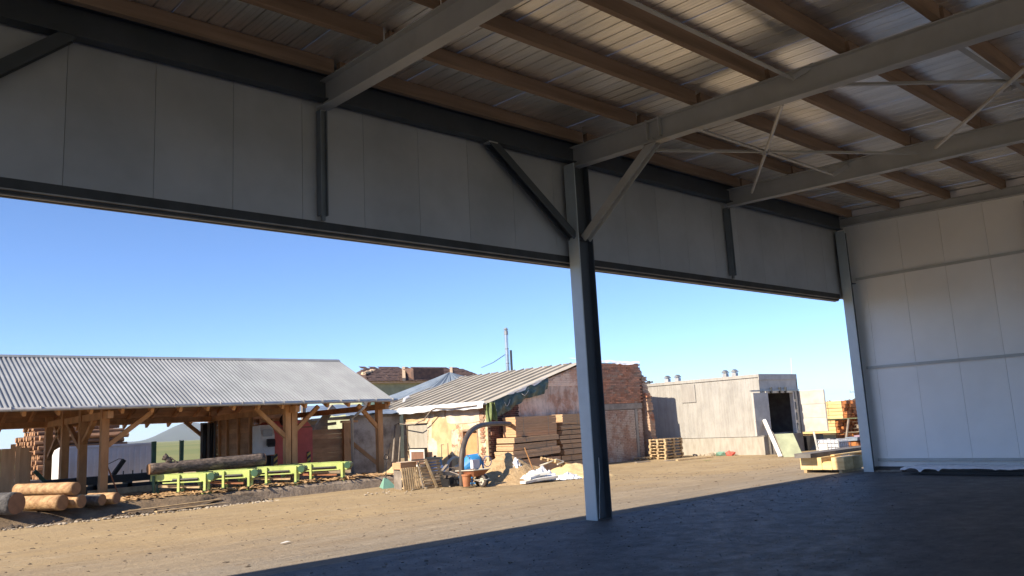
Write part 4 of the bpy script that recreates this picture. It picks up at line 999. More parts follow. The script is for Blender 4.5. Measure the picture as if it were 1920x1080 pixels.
# silver chimney with a thinner flue
ch = thing('steel_chimney', 'tall silver chimney pipe with dark cowl above the sheeted roof', 'chimney', (13.85, 18.1, 3.4))
mb = MB(); mb.cyl((13.85, 18.1, 3.4), (13.85, 18.1, 6.2), .085, n=16); build('pipe', mb, 'silver', ch, smooth=True)
mb = MB(); mb.cyl((13.85, 18.1, 6.2), (13.85, 18.1, 6.42), .10, n=14); mb.cyl((13.85, 18.1, 6.46), (13.85, 18.1, 6.56), .12, .05, 14); mb.cyl((13.85, 18.1, 6.4), (13.85, 18.1, 6.5), .04, n=8); build('cowl', mb, 'grey_metal', ch)
mb = MB(); mb.cyl((14.03, 18.02, 3.4), (14.03, 18.02, 5.46), .055, n=10); build('flue', mb, 'dark_trim', ch)
for z in (4.8, 5.5): mb = MB(); mb.cyl((13.85, 18.1, z), (13.85, 18.1, z + .05), .092, n=14); build('collar', mb, 'grey_metal', ch)
mb = MB(); mb.tube([(13.82, 18.1, 5.3), (19.0, 25.2, 5.55), (25.4, 34, 6.05)], .02, 5); build('stay_wire', mb, 'dark_trim', ch)

# ------------------------------------------------------------------ grey blue tarpaulin tent over the neighbouring roof
mb = MB()
ap = Vector((13.3, 22.0, 4.72))
ring = [(8.7, 23.3, 2.55), (8.6, 21.9, 2.75), (9.4, 20.8, 2.95), (10.9, 20.6, 3.3), (12.0, 20.7, 3.7), (13.4, 20.9, 4.15), (15.4, 21.4, 4.35), (16.8, 22.6, 4.2), (16.0, 25, 3.6), (13, 26, 3.6), (10, 26, 3.2), (8.7, 24.6, 2.8)]
def tent(u, v):
    t = u * len(ring); i = int(t) % len(ring); f = t - int(t)
    p = Vector(ring[i]).lerp(Vector(ring[(i + 1) % len(ring)]), f)
    q = ap.lerp(p, v); sag = -.10 * math.sin(math.pi * v)
    fold = .06 * v ** .6 * (1 - .4 * v) * (math.sin(u * 2 * math.pi * 19 + 2 * math.sin(u * 30)) + .5 * math.sin(u * 2 * math.pi * 43))
    return (q.x, q.y, q.z + sag + fold)
mb.grid(tent, 240, 18)
tn = build('tarpaulin_roof', mb, 'tarp_blue', smooth=True, label='grey blue tarpaulin stretched to a peak behind the sheeted workshop roof', cat='tarpaulin')
mb = MB(); mb.tube([(9.5, 20.75, 3.0), (9.6, 20.7, 3.35), (9.9, 20.8, 3.45)], .06, 6); build('tied_knot', mb, 'film', tn)
mb = MB(); mb.grid(lambda u, v: (8.55 + .5 * nz(u * 4, 2) * .3, 20.6 + 2.2 * u, 3.3 - 1.3 * v + .1 * nz(u * 6, v * 5)), 20, 14); build('green_flap', mb, 'tarp_green', tn, smooth=True)

# ------------------------------------------------------------------ old tiled house behind
oh = thing('tiled_house', 'old house with a ragged dark tiled roof behind the tarpaulin', 'house', (20, 36, 0))
mb = MB(); mb.box(16.2, 26.2, 34.6, 40, 0, 5.1); build('wall', mb, 'skin_wall', oh)
mb = MB(); mb.box(16.0, 26.4, 34.3, 34.75, 5.0, 5.15); build('eave_board', mb, 'light_plaster', oh)
mb = MB()
rows, cols = 9, 44
for r in range(rows):
    for c in range(cols):
        x = 15.7 + c * .248 + (.12 if r % 2 else 0); y = 34.15 + r * .30; z = 5.12 + r * .13
        if r == rows - 1 and random.random() < .12: continue
        if c < 1 + r * .45 or c > cols - 1 - r * .5: continue
        j = random.uniform(-.02, .02)
        mb.hexa([(x, y, z + j), (x + .235, y, z + j), (x + .235, y + .33, z + .13), (x, y + .33, z + .13), (x, y, z + .035 + j), (x + .235, y, z + .035 + j), (x + .235, y + .33, z + .155), (x, y + .33, z + .155)])
build('roof_tiles', mb, 'tile', oh, kind='stuff')
mb = MB(); mb.hexa([(16, 34.3, 5.06), (26.3, 34.3, 5.06), (24, 36.9, 6.2), (17.5, 36.9, 6.2), (16, 40, 5.0), (26.3, 40, 5.0), (24, 37.0, 6.22), (17.5, 37.0, 6.22)]); build('roof_deck', mb, 'tile', oh)
mb = MB(); mb.jbox(19.6, 22.2, 34.28, 34.9, 5.14, 5.98, .06); mb.jbox(20.0, 22.0, 34.9, 36.5, 5.3, 6.05, .05); build('sooty_gable', mb, 'house_brick', oh)
for x, h in ((18.55, 6.02), (22.55, 6.05)):
    mb = MB(); q = 2.75 * (x + 12) / 45.1; mb.hexa([(x, 34.05, 5.1), (x + .25, 34.05, 5.1), (x + .25 + q, 36.8, 6.0), (x + q, 36.8, 6.0), (x, 34.05, 5.32), (x + .25, 34.05, 5.32), (x + .25 + q, 36.8, 6.32), (x + q, 36.8, 6.32)]); build('parapet', mb, 'light_plaster', oh)
mb = MB()
for k in range(9):
    x = 16.2 + k * .17; mb.jbox(x, x + .15, 35.1 + k * .12, 35.4 + k * .12, 5.62 + k * .035, 5.78 + k * .036, .04)
build('broken_ridge', mb, 'light_plaster', oh)
mb = MB(); mb.box(19.4, 23, 36.8, 37.1, 6.1, 6.16); build('ridge_board', mb, 'grey_wood', oh)

# ------------------------------------------------------------------ white cold store
cs = thing('cold_store', 'white stained corrugated cold store box with open doorway and roof vents', 'building', (20.2, 8.48, 0))
CX, CY, CX1 = 20.2, 8.48, 23.43
mb = MB(); prof = []
y = CY
while y < 16.5:
    prof += [(y, 0), (y + .045, 0), (y + .062, -.010), (y + .105, -.010), (y + .122, 0)]; y += .122
vs = []
for yy, dx in prof:
    for z in (.82, 3.5): vs.append((CX + dx, yy, z))
mb.add(vs, [(2 * i, 2 * i + 2, 2 * i + 3, 2 * i + 1) for i in range(len(prof) - 1)])
build('side_cladding', mb, 'cladding', cs)
mb = MB(); mb.box(CX - .05, CX + .01, CY - .02, 16.5, 3.42, 3.56); build('top_flashing', mb, 'cladding', cs)
mb = MB(); mb.box(CX - .06, CX + .3, CY + .0, 16.5, -.15, .80); mb.box(CX + .3, CX1, CY + .35, CY + .5, -.15, .9); build('concrete_plinth', mb, 'whitewash', cs)
mb = MB(); mb.box(CX + .02, 20.63, CY, CY + .12, .8, 3.3); mb.box(22.98, CX1, CY, CY + .12, .8, 3.3); mb.box(20.63, 22.98, CY, CY + .12, 2.70, 3.3); build('front_wall', mb, 'door_leaf', cs)
mb = MB(); mb.box(CX - .04, CX1 + .04, CY - .04, CY - .002, 3.3, 3.56); build('front_fascia', mb, 'door_leaf', cs)
mb = MB(); mb.box(CX + .05, CX1, CY + .12, 16.5, 3.48, 3.54); build('roof', mb, 'grey_metal', cs)
mb = MB(); mb.box(CX1, CX1 + .1, CY, 16.5, -.1, 3.5); mb.box(CX + .06, CX1, 16.4, 16.5, .8, 3.48); mb.box(CX + .3, CX1, CY + .6, 16.4, .78, .86); build('rear_wall', mb, 'dark_concrete', cs)
mb = MB(); mb.box(20.5, 23.0, CY - .3, CY + .34, -.1, .84); build('loading_step', mb, 'dark_concrete', cs)
mb = MB(); mb.box(20.56, 20.64, CY - .03, CY + .15, .85, 2.72); mb.box(22.97, 23.08, CY - .03, CY + .15, .85, 2.72); mb.box(20.64, 22.97, CY - .03, CY + .15, 2.705, 2.78); build('door_frame', mb, 'white_paint', cs)
mb = MB(); mb.box(19.3, 23.4, CY - .13, CY - .05, 2.78, 2.84); build('door_rail', mb, 'grey_metal', cs)
for x in (20.95, 21.7, 22.2):
    mb = MB(); mb.box(x, x + .05, CY - .16, CY - .05, 2.70, 2.95); build('door_hanger', mb, 'dark_trim', cs)
dl = build('door_leaf', MB().box(19.36, 20.58, CY - .14, CY - .09, .86, 2.72), 'door_leaf', cs, label='shaded left door leaf pushed over the corner')
for k in range(3):
    mb = MB(); mb.box(19.37, 20.57, CY - .165, CY - .141, .87 + .62 * k, 1.475 + .62 * k); build('panel', mb, 'door_leaf', dl)
dl = build('door_leaf', MB().box(23.44, 23.49, 7.16, 8.44, .86, 2.76), 'door_leaf', cs, label='sunlit right door leaf swung open towards the yard')
for k in range(3):
    mb = MB(); mb.box(23.412, 23.439, 7.17, 8.43, .87 + .63 * k, 1.49 + .63 * k); build('panel', mb, 'door_leaf', dl)
for k in range(4):
    mb = MB(); mb.box(23.06, 23.13, CY - .10, CY - .031, .95 + .48 * k, 1.3 + .48 * k); build('hinge', mb, 'grey_metal', cs)
mb = MB(); mb.box(CX - .045, CX - .031, 11.9, 12.7, 2.5, 3.35); build('repair_sheet', mb, 'repair', cs)
for x, y in ((22, 14.85), (22, 14.2), (22, 11.35), (22, 10.82)):
    v = build('roof_vent', MB().box(x - .11, x + .11, y - .11, y + .11, 3.5, 3.82), 'galv', cs)
    mb = MB(); mb.prism([(y - .15, 3.84), (y + .15, 3.84), (y, 3.98)], 'x', x - .15, x + .15); mb.box(x - .1, x + .1, y - .02, y + .02, 3.78, 3.86); build('cap', mb, 'grey_metal', v)
mb = MB(); mb.cyl((20.5, 14.9, 3.5), (20.5, 14.9, 3.72), .08, n=8); mb.cyl((20.35, 15.2, 3.6), (20.6, 14.7, 3.66), .05, n=6); build('roof_pipe', mb, 'dark_trim', cs)
mb = MB(); mb.cyl((24.4, 9.2, 3.5), (24.5, 9.2, 4.4), .012, n=5); build('aerial', mb, 'white_paint', cs)

# ------------------------------------------------------------------ goods along the yard
def mound(name, cx, cy, rx, ry, h, m, lab, cat, z0=-.02, seed=0, rough=.12, n=40, kind=None):
    mb = MB()
    def f(u, v):
        x = (u * 2 - 1) * 1.25; y = (v * 2 - 1) * 1.25; r = math.hypot(x, y) * (1 + .18 * nz(x * 1.3 + seed, y * 1.3))
        k = max(0, 1 - r) ** .9 if r > .12 else .89
        z = h * k * (1 + .3 * nz(x * 2.2, y * 2.2, seed)) + rough * h * nz(x * 5, y * 5, seed) * (k > 0) + rough * .5 * h * nz(x * 13, y * 13, seed) * (k > 0)
        g0 = yard_z(cx + x * rx, cy + y * ry) if cy < 13.2 else 0
        return (cx + x * rx, cy + y * ry, g0 + z0 + max(0, z) - (.05 if k == 0 else 0))
    mb.grid(f, n, n)
    return build(name, mb, m, smooth=True, label=lab, cat=cat, kind=kind)
mound('sand_heap', 7.5, 11.15, 2.1, 1.75, .92, 'sand', 'brown sand heap in front of the cardboard stacks', 'sand heap', seed=2)
mound('sand_heap', 9.2, 9.55, 1.6, 1.3, .52, 'sawdust', 'low pale sand heap under the tilted pallet', 'sand heap', seed=5)
mound('sand_heap', 6.3, 9.3, 1.3, .75, .16, 'sand', 'thin spill of sand behind the white foam sheets', 'sand heap', seed=8)
mound('sawdust_heap', 5.55, 15.2, 1.15, 1.0, .72, 'sawdust', 'small pale sawdust heap behind the green scoop', 'sawdust heap', seed=11, rough=.05)
mound('rubble_heap', 5.75, 11.9, 1.2, 1.1, .62, 'soil', 'dark rubble heap between the leaning pallets and black pipe', 'rubble heap', seed=14, rough=.25)
mound('rubble_heap', 7.0, 13.9, 1.3, 2.2, .42, 'rubble', 'pale rubble heap at the foot of the plastered front', 'rubble heap', seed=17, rough=.2)
mound('earth_heap', 4.75, 13.5, .55, .9, .30, 'sand', 'low earth heap at the end of the shed base', 'earth heap', seed=21, rough=.2)

# flat cardboard bundles
MT['card_edge'] = mat('cardboard_edges', (.62, .42, .25), (.42, .27, .155), scale=14, rough=.85, rand=.08, stretch=(.4, .4, 14), lo=.4, hi=.6)
def bundle(x0, x1, y0, y1, z0, z1, lab, tilt=0, straps=(.3, .8), sub=0):
    t = thing('cardboard_bundle', lab, 'cardboard', (x0, y0, z0), 'flat cardboard bundles by the brick wall')
    n = max(2, int((z1 - z0) / .035)); h = (z1 - z0) / n
    for k in range(n if sub else 1):
        pass
    mb = MB()
    nn = max(2, min(8, int((z1 - z0) / .05)))
    for k in range(nn):
        a, b = z0 + (z1 - z0) * k / nn, z0 + (z1 - z0) * (k + 1) / nn - .004
        j = random.uniform(-.018, .018); j2 = random.uniform(-.015, .015)
        mb.hexa([(x0 + j, y0 + j2, a), (x1 + j, y0 + j2, a + tilt), (x1 + j, y1 + j2, a + tilt), (x0 + j, y1 + j2, a), (x0 + j, y0 + j2, b), (x1 + j, y0 + j2, b + tilt), (x1 + j, y1 + j2, b + tilt), (x0 + j, y1 + j2, b)])
    build('sheet_stack', mb, 'card_edge' if z1 - z0 < .5 else 'cardboard', t)
    for s_ in straps:
        x = x0 + (x1 - x0) * s_; zt = tilt * s_
        mb = MB(); mb.box(x, x + .02, y0 - .024, y0 - .019, z0 + zt, z1 + zt); build('strap', mb, 'grey_wood', t)
    return t
bundle(8.92, 11.12, 12.25, 13.0, 1.44, 2.20, 'biggest cardboard bundle, on top of the front stack', straps=(.17, .78))
bundle(8.62, 11.0, 12.05, 13.08, 1.22, 1.41, 'thin cardboard bundle right under the biggest one', .03, (.25,))
bundle(8.60, 10.9, 12.08, 13.08, .94, 1.17, 'third cardboard bundle from the top of the front stack', .04, (.75,))
bundle(8.50, 11.0, 12.0, 13.08, .62, .90, 'fourth cardboard bundle, with sagging right end, in the front stack', .10, (.8,))
bundle(8.48, 11.0, 12.0, 13.08, .06, .59, 'bottom cardboard bundle of the front stack behind the sand', .0, (.7,))
for z, y in ((1.415, 12.2), (1.18, 12.2), (.905, 12.2)):
    mb = MB(); mb.box(8.8, 8.9, y, 13.0, z, z + .028); mb.box(10.6, 10.7, y, 13.0, z + .02, z + .06)
zt = [.10, .34, .52, .70, .92, 1.10, 1.30, 1.48, 1.64, 2.24]
labs = ['lowest', 'second lowest', 'third lowest', 'fourth lowest', 'middle', 'fifth from the top', 'fourth from the top', 'third from the top', 'topmost, thickest']
zt = [.10, .36, .60, .84, 1.05, 1.22, 1.40, 1.60, 1.80, 2.25]
for k in range(9):
    bundle(11.42 + random.uniform(-.08, .1), 14.1, 12.3 + random.uniform(-.06, .06), 13.1, zt[k], zt[k + 1] - .03, labs[k] + ' cardboard bundle of the rear stack half behind the column', random.uniform(-.02, .03), (.32, .6) if k == 8 else (.2,))

# pallets
def pallet_proto(L_=1.2, W_=.8, H=.13, m='pale_wood', lab='', grp=None):
    t = thing('pallet', lab, 'pallet', (0, 0, 0), grp)
    def p(nm, *b): build(nm, MB().jbox(*b, .003), m, t)
    for k in range(5): y = k * (W_ - .12) / 4; p('top_board', 0, L_, y, y + .12, H - .02, H)
    for x in (0, (L_ - .1) / 2, L_ - .1): p('cross_board', x, x + .1, 0, W_, H - .04, H - .021)
    for y in (0, (W_ - .1) / 2, W_ - .1):
        p('bottom_board', 0, L_, y, y + .1, 0, .02)
        for x in (0, (L_ - .1) / 2, L_ - .1): p('block', x, x + .1, y, y + .1, .021, H - .041)
    return t
names = ['bottom pallet of the stack by the broken brick wall', 'second pallet from the ground in the stack', 'third pallet from the ground in the stack', 'middle pallet of the stack of seven',
         'third pallet from the top of the stack', 'pallet just under the top one of the stack', 'topmost pallet of the stack by the broken brick wall']
base = pallet_proto(1.25, .95, .128, lab=names[0], grp='pallets stacked before the cold store')
for k in range(7):
    o = base if k == 0 else copy_tree(base)
    o.location = (17.35 + random.uniform(-.03, .03), 11.72 + random.uniform(-.03, .03), .005 + .13 * k); o.rotation_euler.z = random.uniform(-.03, .03); o['label'] = names[k]
o = copy_tree(base); o.location = (16.75, 12.35, .01); o['label'] = 'lone grey pallet lying flat against the foot of the brick tower'; o['group'] = 'loose pallets'; o.scale = (.8, .8, 1)
o = copy_tree(base); o.location = (8.55, 9.75, .50); o.rotation_euler = (.10, .27, -.12); o['label'] = 'pale pallet tilted on the low sand heap beside the column'; o['group'] = 'loose pallets'; o.scale = (1.3, 1, .9)

# two pallets leaning upright
t = thing('slatted_pallet', 'leaning pallet with upright pale slats under the carton', 'pallet', (3.35, 11.15, 0), 'leaning pallets')
for k in range(8):
    x = 3.04 + k * .085; mb = MB(); mb.beam((x, 11.12, .02), (x + .12, 11.42, .70), .05, .022, (0, -1, 0)); build('slat', mb, 'pale_wood', t)
for z in (.08, .36, .64):
    q = (z / .7); mb = MB(); mb.beam((3.0 + .12 * q, 11.15 + .3 * q, z), (3.72 + .12 * q, 11.15 + .3 * q, z), .06, .05); build('crossbar', mb, 'pale_wood', t)
t = thing('boarded_pallet', 'leaning pallet with level boards and one slanting lath', 'pallet', (4.2, 11.05, 0), 'leaning pallets')
for k in range(10):
    q = k / 9; z = .03 + .83 * q; mb = MB(); mb.beam((3.76, 11.02 + .3 * q, z), (4.62, 11.02 + .3 * q, z), .022, .062); build('board', mb, 'pale_wood', t)
for x in (3.80, 4.2, 4.58): mb = MB(); mb.beam((x, 11.10, .0), (x, 11.40, .86), .08, .05, (0, -1, 0)); build('runner', mb, 'grey_wood', t)
mb = MB(); mb.beam((4.22, 10.98, .02), (4.02, 11.30, .93), .09, .02, (0, -1, 0)); build('lath', mb, 'pale_wood', t)
mb = MB(); mb.beam((3.5, 11.36, .93), (4.66, 11.36, .92), .06, .05); build('top_lath', mb, 'grey_wood', t)
t = thing('carton', 'open carton with a stain on top of the slatted pallet', 'box', (3.45, 11.7, .64))
mb = MB(); mb.box(3.14, 3.76, 11.46, 11.95, .66, .87); build('box_body', mb, 'cardboard', t)
mb = MB(); mb.hexa([(3.13, 11.44, .872), (3.77, 11.44, .872), (3.77, 11.7, .89), (3.13, 11.7, .89), (3.13, 11.44, .88), (3.77, 11.44, .88), (3.77, 11.7, .90), (3.13, 11.7, .90)]); build('flap', mb, 'light_plaster', t)
mb = MB(); mb.jbox(3.2, 3.7, 11.52, 11.95, 0, .655, .02); build('wood_block', mb, 'grey_wood', label='grey wooden block hidden behind the slatted pallet, carrying the carton', cat='block')

# scoop, poles, frame, blue box
t = thing('snow_scoop', 'green plastic scoop with an upright handle and loop grip', 'shovel', (3.45, 12.8, 0))
mb = MB(); mb.hexa([(3.18, 12.60, .01), (3.74, 12.60, .01), (3.66, 12.95, .05), (3.26, 12.95, .05), (3.40, 12.86, .33), (3.52, 12.86, .33), (3.52, 12.9, .35), (3.40, 12.9, .35)]); build('blade', mb, 'teal', t)
mb = MB(); mb.cyl((3.46, 12.86, .2), (3.53, 12.9, .96), .016, n=8); build('shaft', mb, 'black', t)
mb = MB(); mb.tube([(3.53 + .10 * math.sin(a) * (1.1 if math.cos(a) > 0 else .8), 12.9, 1.04 - .085 * math.cos(a)) for a in [2 * math.pi * k / 16 for k in range(17)]], .013, 6); build('grip', mb, 'black', t)
for i, (a, b, r, lab) in enumerate((((6.95, 17.9, .3), (8.2, 19.35, 2.55), .05, 'long grey pole leaning on the shaded plaster wall, the thickest one'), ((7.25, 17.9, .3), (8.2, 19.0, 2.1), .03, 'thin pole leaning just right of the thickest grey pole'), ((6.8, 18.2, .3), (8.2, 19.6, 2.0), .028, 'short pole leaning low behind the thickest grey pole'))):
    mb = MB(); mb.cyl(a, b, r, r * .7, 8, wob=.1); build('leaning_pole', mb, 'grey_wood', label=lab, cat='pole', group='poles leaning on the plaster wall')
t = thing('window_frame', 'old white window frame with brown infill leaning on the plaster front', 'window frame', (7.9, 17.4, .35))
mb = MB(); mb.beam((7.85, 16.95, .72), (8.02, 16.95, 1.0), .9, .02, (-1, 0, 0)) if False else mb.box(7.96, 7.99, 17.0, 17.9, .45, .98); build('infill', mb, 'brown_board', t)
for b in ((16.92, 18.02, .98, 1.10), (16.92, 18.02, .38, .45)): build('rail', MB().box(7.94, 8.0, *b), 'white_paint', t)
for b in ((16.92, 17.0, .451, .979), (17.9, 18.02, .451, .979)): build('stile', MB().box(7.94, 8.0, *b), 'white_paint', t)
build('edge_strip', MB().box(7.92, 8.03, 16.85, 16.915, .35, 1.14), 'black', t); build('edge_strip', MB().box(7.92, 8.03, 16.85, 18.05, 1.102, 1.14), 'black', t)
t = thing('blue_canister', 'blue canister with a pale lid between the window frame and hose coil', 'canister', (7.3, 15.4, 0))
build('body', MB().box(7.2, 7.5, 15.15, 15.7, .15, .72), 'blue_paint', t); build('lid', MB().box(7.18, 7.52, 15.1, 15.75, .722, .80), 'teal', t); build('cap', MB().cyl((7.35, 15.4, .8), (7.35, 15.4, .86), .06, n=10), 'black', t)
t = thing('hose_coil', 'coil of pale hose leaning behind the black pipe', 'hose', (6.5, 13.1, .2))
mb = MB(); pts = []
for k in range(121):
    a = 2 * math.pi * k / 30; rr_ = .235 + .012 * math.sin(k * .21)
    pts.append((6.5 + rr_ * math.cos(a) * .75 + .10 * math.sin(a), 13.1 - rr_ * math.cos(a) * .6 + (k - 60) * .0012, .56 + rr_ * math.sin(a) * 1.12))
pts += [(6.3, 13.2, .32), (6.1, 12.9, .45), (5.9, 12.8, .52), (5.8, 12.9, .4), (5.7, 13.0, .3)]
mb.tube(pts, .028, 7); build('hose_loops', mb, 'hose', t, smooth=True)
mb = MB(); lump(mb, 6.2, 13.4, .42, .16, 1.0); lump(mb, 5.95, 13.5, .4, .13, 1.1); lump(mb, 6.05, 13.2, .32, .12, .9); build('white_sack', mb, 'film', label='crumpled white sack left of the hose coil', cat='sack')

# thick black pipe bending from the ground to the cardboard
mb = MB()
ctl = [Vector(p) for p in [(4.47, 9.95, .05), (4.45, 9.92, .45), (4.45, 9.9, .8), (4.57, 9.97, 1.18), (4.92, 10.2, 1.55), (5.5, 10.6, 1.80), (6.3, 11.15, 1.93), (7.6, 12.2, 1.97), (9.6, 13.9, 1.97), (11.75, 15.7, 1.95), (12.2, 16.5, 1.9)]]
pts = []
for i in range(len(ctl) - 1):
    p0, p1, p2, p3 = ctl[max(0, i - 1)], ctl[i], ctl[i + 1], ctl[min(len(ctl) - 1, i + 2)]
    for k in range(8):
        q = k / 8; pts.append(.5 * ((2 * p1) + (p2 - p0) * q + (2 * p0 - 5 * p1 + 4 * p2 - p3) * q * q + (3 * p1 - p0 - 3 * p2 + p3) * q ** 3))
pts.append(ctl[-1]); mb.tube(pts, .088, 14)
build('black_pipe', mb, 'rubber', smooth=True, label='thick black pipe arching from the ground up to the brick wall', cat='pipe')

# concrete mixer
mx = thing('concrete_mixer', 'blue concrete mixer with tilted drum behind the wheelbarrow', 'mixer', (5.45, 10.45, 0))
ax = Vector((.72, -.42, .5)).normalized(); c0 = Vector((5.3, 10.45, .70))
mb = MB(); mb.cyl(c0 - ax * .30, c0 - ax * .02, .20, .31, 18); mb.cyl(c0 - ax * .02, c0 + ax * .06, .31, .31, 18, caps=False); build('drum', mb, 'blue_paint', mx)
mb = MB(); mb.cyl(c0 + ax * .06, c0 + ax * .34, .31, .17, 18, caps=False); mb.cyl(c0 + ax * .06, c0 + ax * .33, .30, .16, 18, caps=False); build('drum_cone', mb, 'blue_paint', mx)
mb = MB(); mb.cyl(c0 + ax * .33, c0 + ax * .37, .18, .18, 18); build('drum_mouth', mb, 'grey_metal', mx)
mb = MB()
for k in range(18):
    a = 2 * math.pi * k / 18; e = ax.orthogonal().normalized(); f_ = ax.cross(e); p = c0 + ax * .02 + (e * math.cos(a) + f_ * math.sin(a)) * .318
    mb.box(p.x - .02, p.x + .02, p.y - .02, p.y + .02, p.z - .02, p.z + .02)
build('gear_ring', mb, 'grey_metal', mx)
mb = MB(); mb.box(5.02, 5.30, 10.02, 10.16, .56, .84); build('motor_cover', mb, 'tank', mx)
mb = MB(); mb.beam((5.62, 10.1, .03), (5.55, 10.22, .86), .05, .05); mb.beam((5.0, 10.8, .03), (5.08, 10.7, .86), .05, .05); mb.beam((5.62, 10.1, .06), (5.0, 10.8, .06), .05, .05); mb.beam((5.55, 10.22, .84), (5.08, 10.7, .84), .05, .05); mb.beam((5.0, 10.1, .03), (5.2, 10.3, .6), .05, .05)
build('stand', mb, 'blue_paint', mx)
mb = MB(); mb.tube([(5.62 + .17 * math.cos(a), 10.0, .75 + .17 * math.sin(a)) for a in [2 * math.pi * k / 16 for k in range(17)]], .013, 6); build('hand_wheel', mb, 'blue_paint', mx)
# wheelbarrow
wb = thing('wheelbarrow', 'muddy wheelbarrow with a terracotta pot against the black pipe foot', 'wheelbarrow', (4.75, 9.6, 0))
mb = MB(); mb.hexa([(4.55, 9.42, .34), (4.92, 9.42, .34), (4.92, 10.0, .32), (4.55, 10.0, .32), (4.40, 9.24, .55), (5.07, 9.24, .55), (5.07, 10.15, .52), (4.40, 10.15, .52)])
build('tray', mb, 'rust', wb)
mb = MB(); mb.tube([(4.39, 9.23, .555), (5.08, 9.23, .555), (5.08, 10.16, .525), (4.39, 10.16, .525), (4.39, 9.23, .555)], .018, 6); build('tray_rim', mb, 'hose', wb)
wh = MB(); wh.tube([(4.73, 9.22 + .15 * math.cos(a), .19 + .15 * math.sin(a)) for a in [2 * math.pi * k / 20 for k in range(21)]], .045, 8); w_ = build('wheel', wh, 'rubber', wb, smooth=True)
mb = MB(); mb.cyl((4.70, 9.22, .19), (4.76, 9.22, .19), .11, n=14); mb.cyl((4.62, 9.22, .19), (4.84, 9.22, .19), .02, n=8); build('rim', mb, 'hose', w_)
for sx in (-.2, .2):
    mb = MB(); mb.tube([(4.73 + sx * .45, 9.22, .19), (4.73 + sx, 9.7, .30), (4.73 + sx * 1.15, 10.6, .50)], .018, 6); build('handle', mb, 'grey_wood', wb)
    mb = MB(); mb.tube([(4.73 + sx, 9.75, .33), (4.73 + sx, 9.98, .02), (4.73 + sx, 10.15, .42)], .016, 6); build('leg', mb, 'hose', wb)
mb = MB(); mb.tube([(4.45, 9.2, .26), (4.73, 9.02, .24), (5.0, 9.2, .26)], .016, 6); build('front_guard', mb, 'hose', wb)
pt = thing('terracotta_pot', 'terracotta pipe collar at the foot of the black pipe', 'pot', (4.47, 9.95, 0))
mb = MB(); mb.cyl((4.40, 9.62, .05), (4.40, 9.62, .40), .11, .14, 14); build('pot_body', mb, 'rust', pt)
mb = MB(); mb.cyl((4.40, 9.62, .38), (4.40, 9.62, .43), .155, .155, 14); build('pot_rim', mb, 'rust', pt)
mb = MB(); mb.cyl((5.1, 9.55, .18), (5.1, 9.85, .18), .18, n=16); mb.cyl((5.1, 9.53, .18), (5.1, 9.87, .18), .08, n=10); build('spare_tyre', mb, 'black', label='spare black wheel standing right beside the wheelbarrow', cat='tyre')
# black crates and boards between the pallets and the pipe
for i, (x, y, a, lab) in enumerate(((4.75, 10.85, .1, 'black plastic crate nearest the boarded pallet'), (5.35, 11.1, -.15, 'black plastic crate right of another, by the pipe foot'))):
    t = thing('plastic_crate', lab, 'crate', (x, y, 0), 'black crates among the rubble')
    q = MB(); q.box(x - .3, x + .3, y - .25, y + .25, .01, .05); build('crate_floor', q, 'black', t)
    for b in ((x - .3, x + .3, y - .25, y - .22, .05, .09), (x - .3, x + .3, y - .25, y - .22, .2, .26), (x - .3, x - .27, y - .219, y + .25, .05, .26), (x + .27, x + .3, y - .219, y + .25, .05, .26), (x - .269, x + .269, y + .22, y + .25, .05, .26)):
        build('crate_side', MB().box(*b), 'black', t)
    for k in range(5): build('crate_bar', MB().box(x - .28 + .125 * k, x - .24 + .125 * k, y - .248, y - .222, .091, .199), 'black', t)
mb = MB(); mb.beam((4.55, 11.3, .42), (5.55, 11.2, .36), .22, .12); build('squared_timber', mb, 'grey_wood', label='grey squared timber lying over the black crates', cat='beam')
mb = MB(); mb.beam((4.7, 11.5, .36), (5.25, 11.75, .66), .10, .03); build('scrap_lath', mb, 'grey_wood', label='short lath sticking up out of the dark rubble heap', cat='board')

# foam sheets and plastic film
for i, (x, y, z, l, a, lab) in enumerate(((6.25, 8.55, .02, .9, .1, 'white foam strip lying flat, nearest the wheelbarrow'), (6.75, 8.5, .05, 1.0, -.15, 'white foam strip in the middle of the foam pile'), (7.2, 8.75, .03, .8, .3, 'white foam strip at right end of the foam pile'), (6.5, 8.8, .12, .9, .45, 'white foam strip lying across the other strips'), (6.95, 8.95, .16, .7, -.4, 'short white foam strip propped on the pile'))):
    c, s_ = math.cos(a), math.sin(a); mb = MB(); mb.beam((x - c * l / 2, y - s_ * l / 2, z + .05), (x + c * l / 2, y + s_ * l / 2, z + .09), .24, .07); build('foam_strip', mb, 'white_paint', label=lab, cat='foam', group='foam strips on the yard edge')
def crumple(name, cx, cy, rx, ry, h, lab, seed):
    mb = MB()
    def f(u, v):
        x, y = u * 2 - 1, v * 2 - 1; k = max(0, 1 - math.hypot(x, y)) ** .7
        return (cx + x * rx + .06 * nz(x * 5, y * 5, seed), cy + y * ry + .06 * nz(y * 5, x * 5, seed + 3), yard_z(cx + x * rx, cy + y * ry) + .012 + h * k * (.75 + .9 * abs(nz(x * 3.5 + seed, y * 3.5))) + .05 * abs(nz(x * 11, y * 11, seed)))
    mb.grid(f, 40, 40); build(name, mb, 'film', label=lab, cat='plastic film')
crumple('plastic_film', 7.35, 9.35, .75, .65, .38, 'crumpled heap of clear white plastic film by the foam strips', 3)
crumple('plastic_film', 8.05, 8.75, .6, .45, .16, 'flat scrap of white plastic film before the pale sand heap', 9)
crumple('plastic_film', 7.25, 10.35, .35, .3, .72, 'bunch of white plastic film stuck in the brown sand heap', 12)
t = thing('broom', 'wooden handled tool standing in the brown sand heap', 'shovel', (7.5, 9.9, .2))
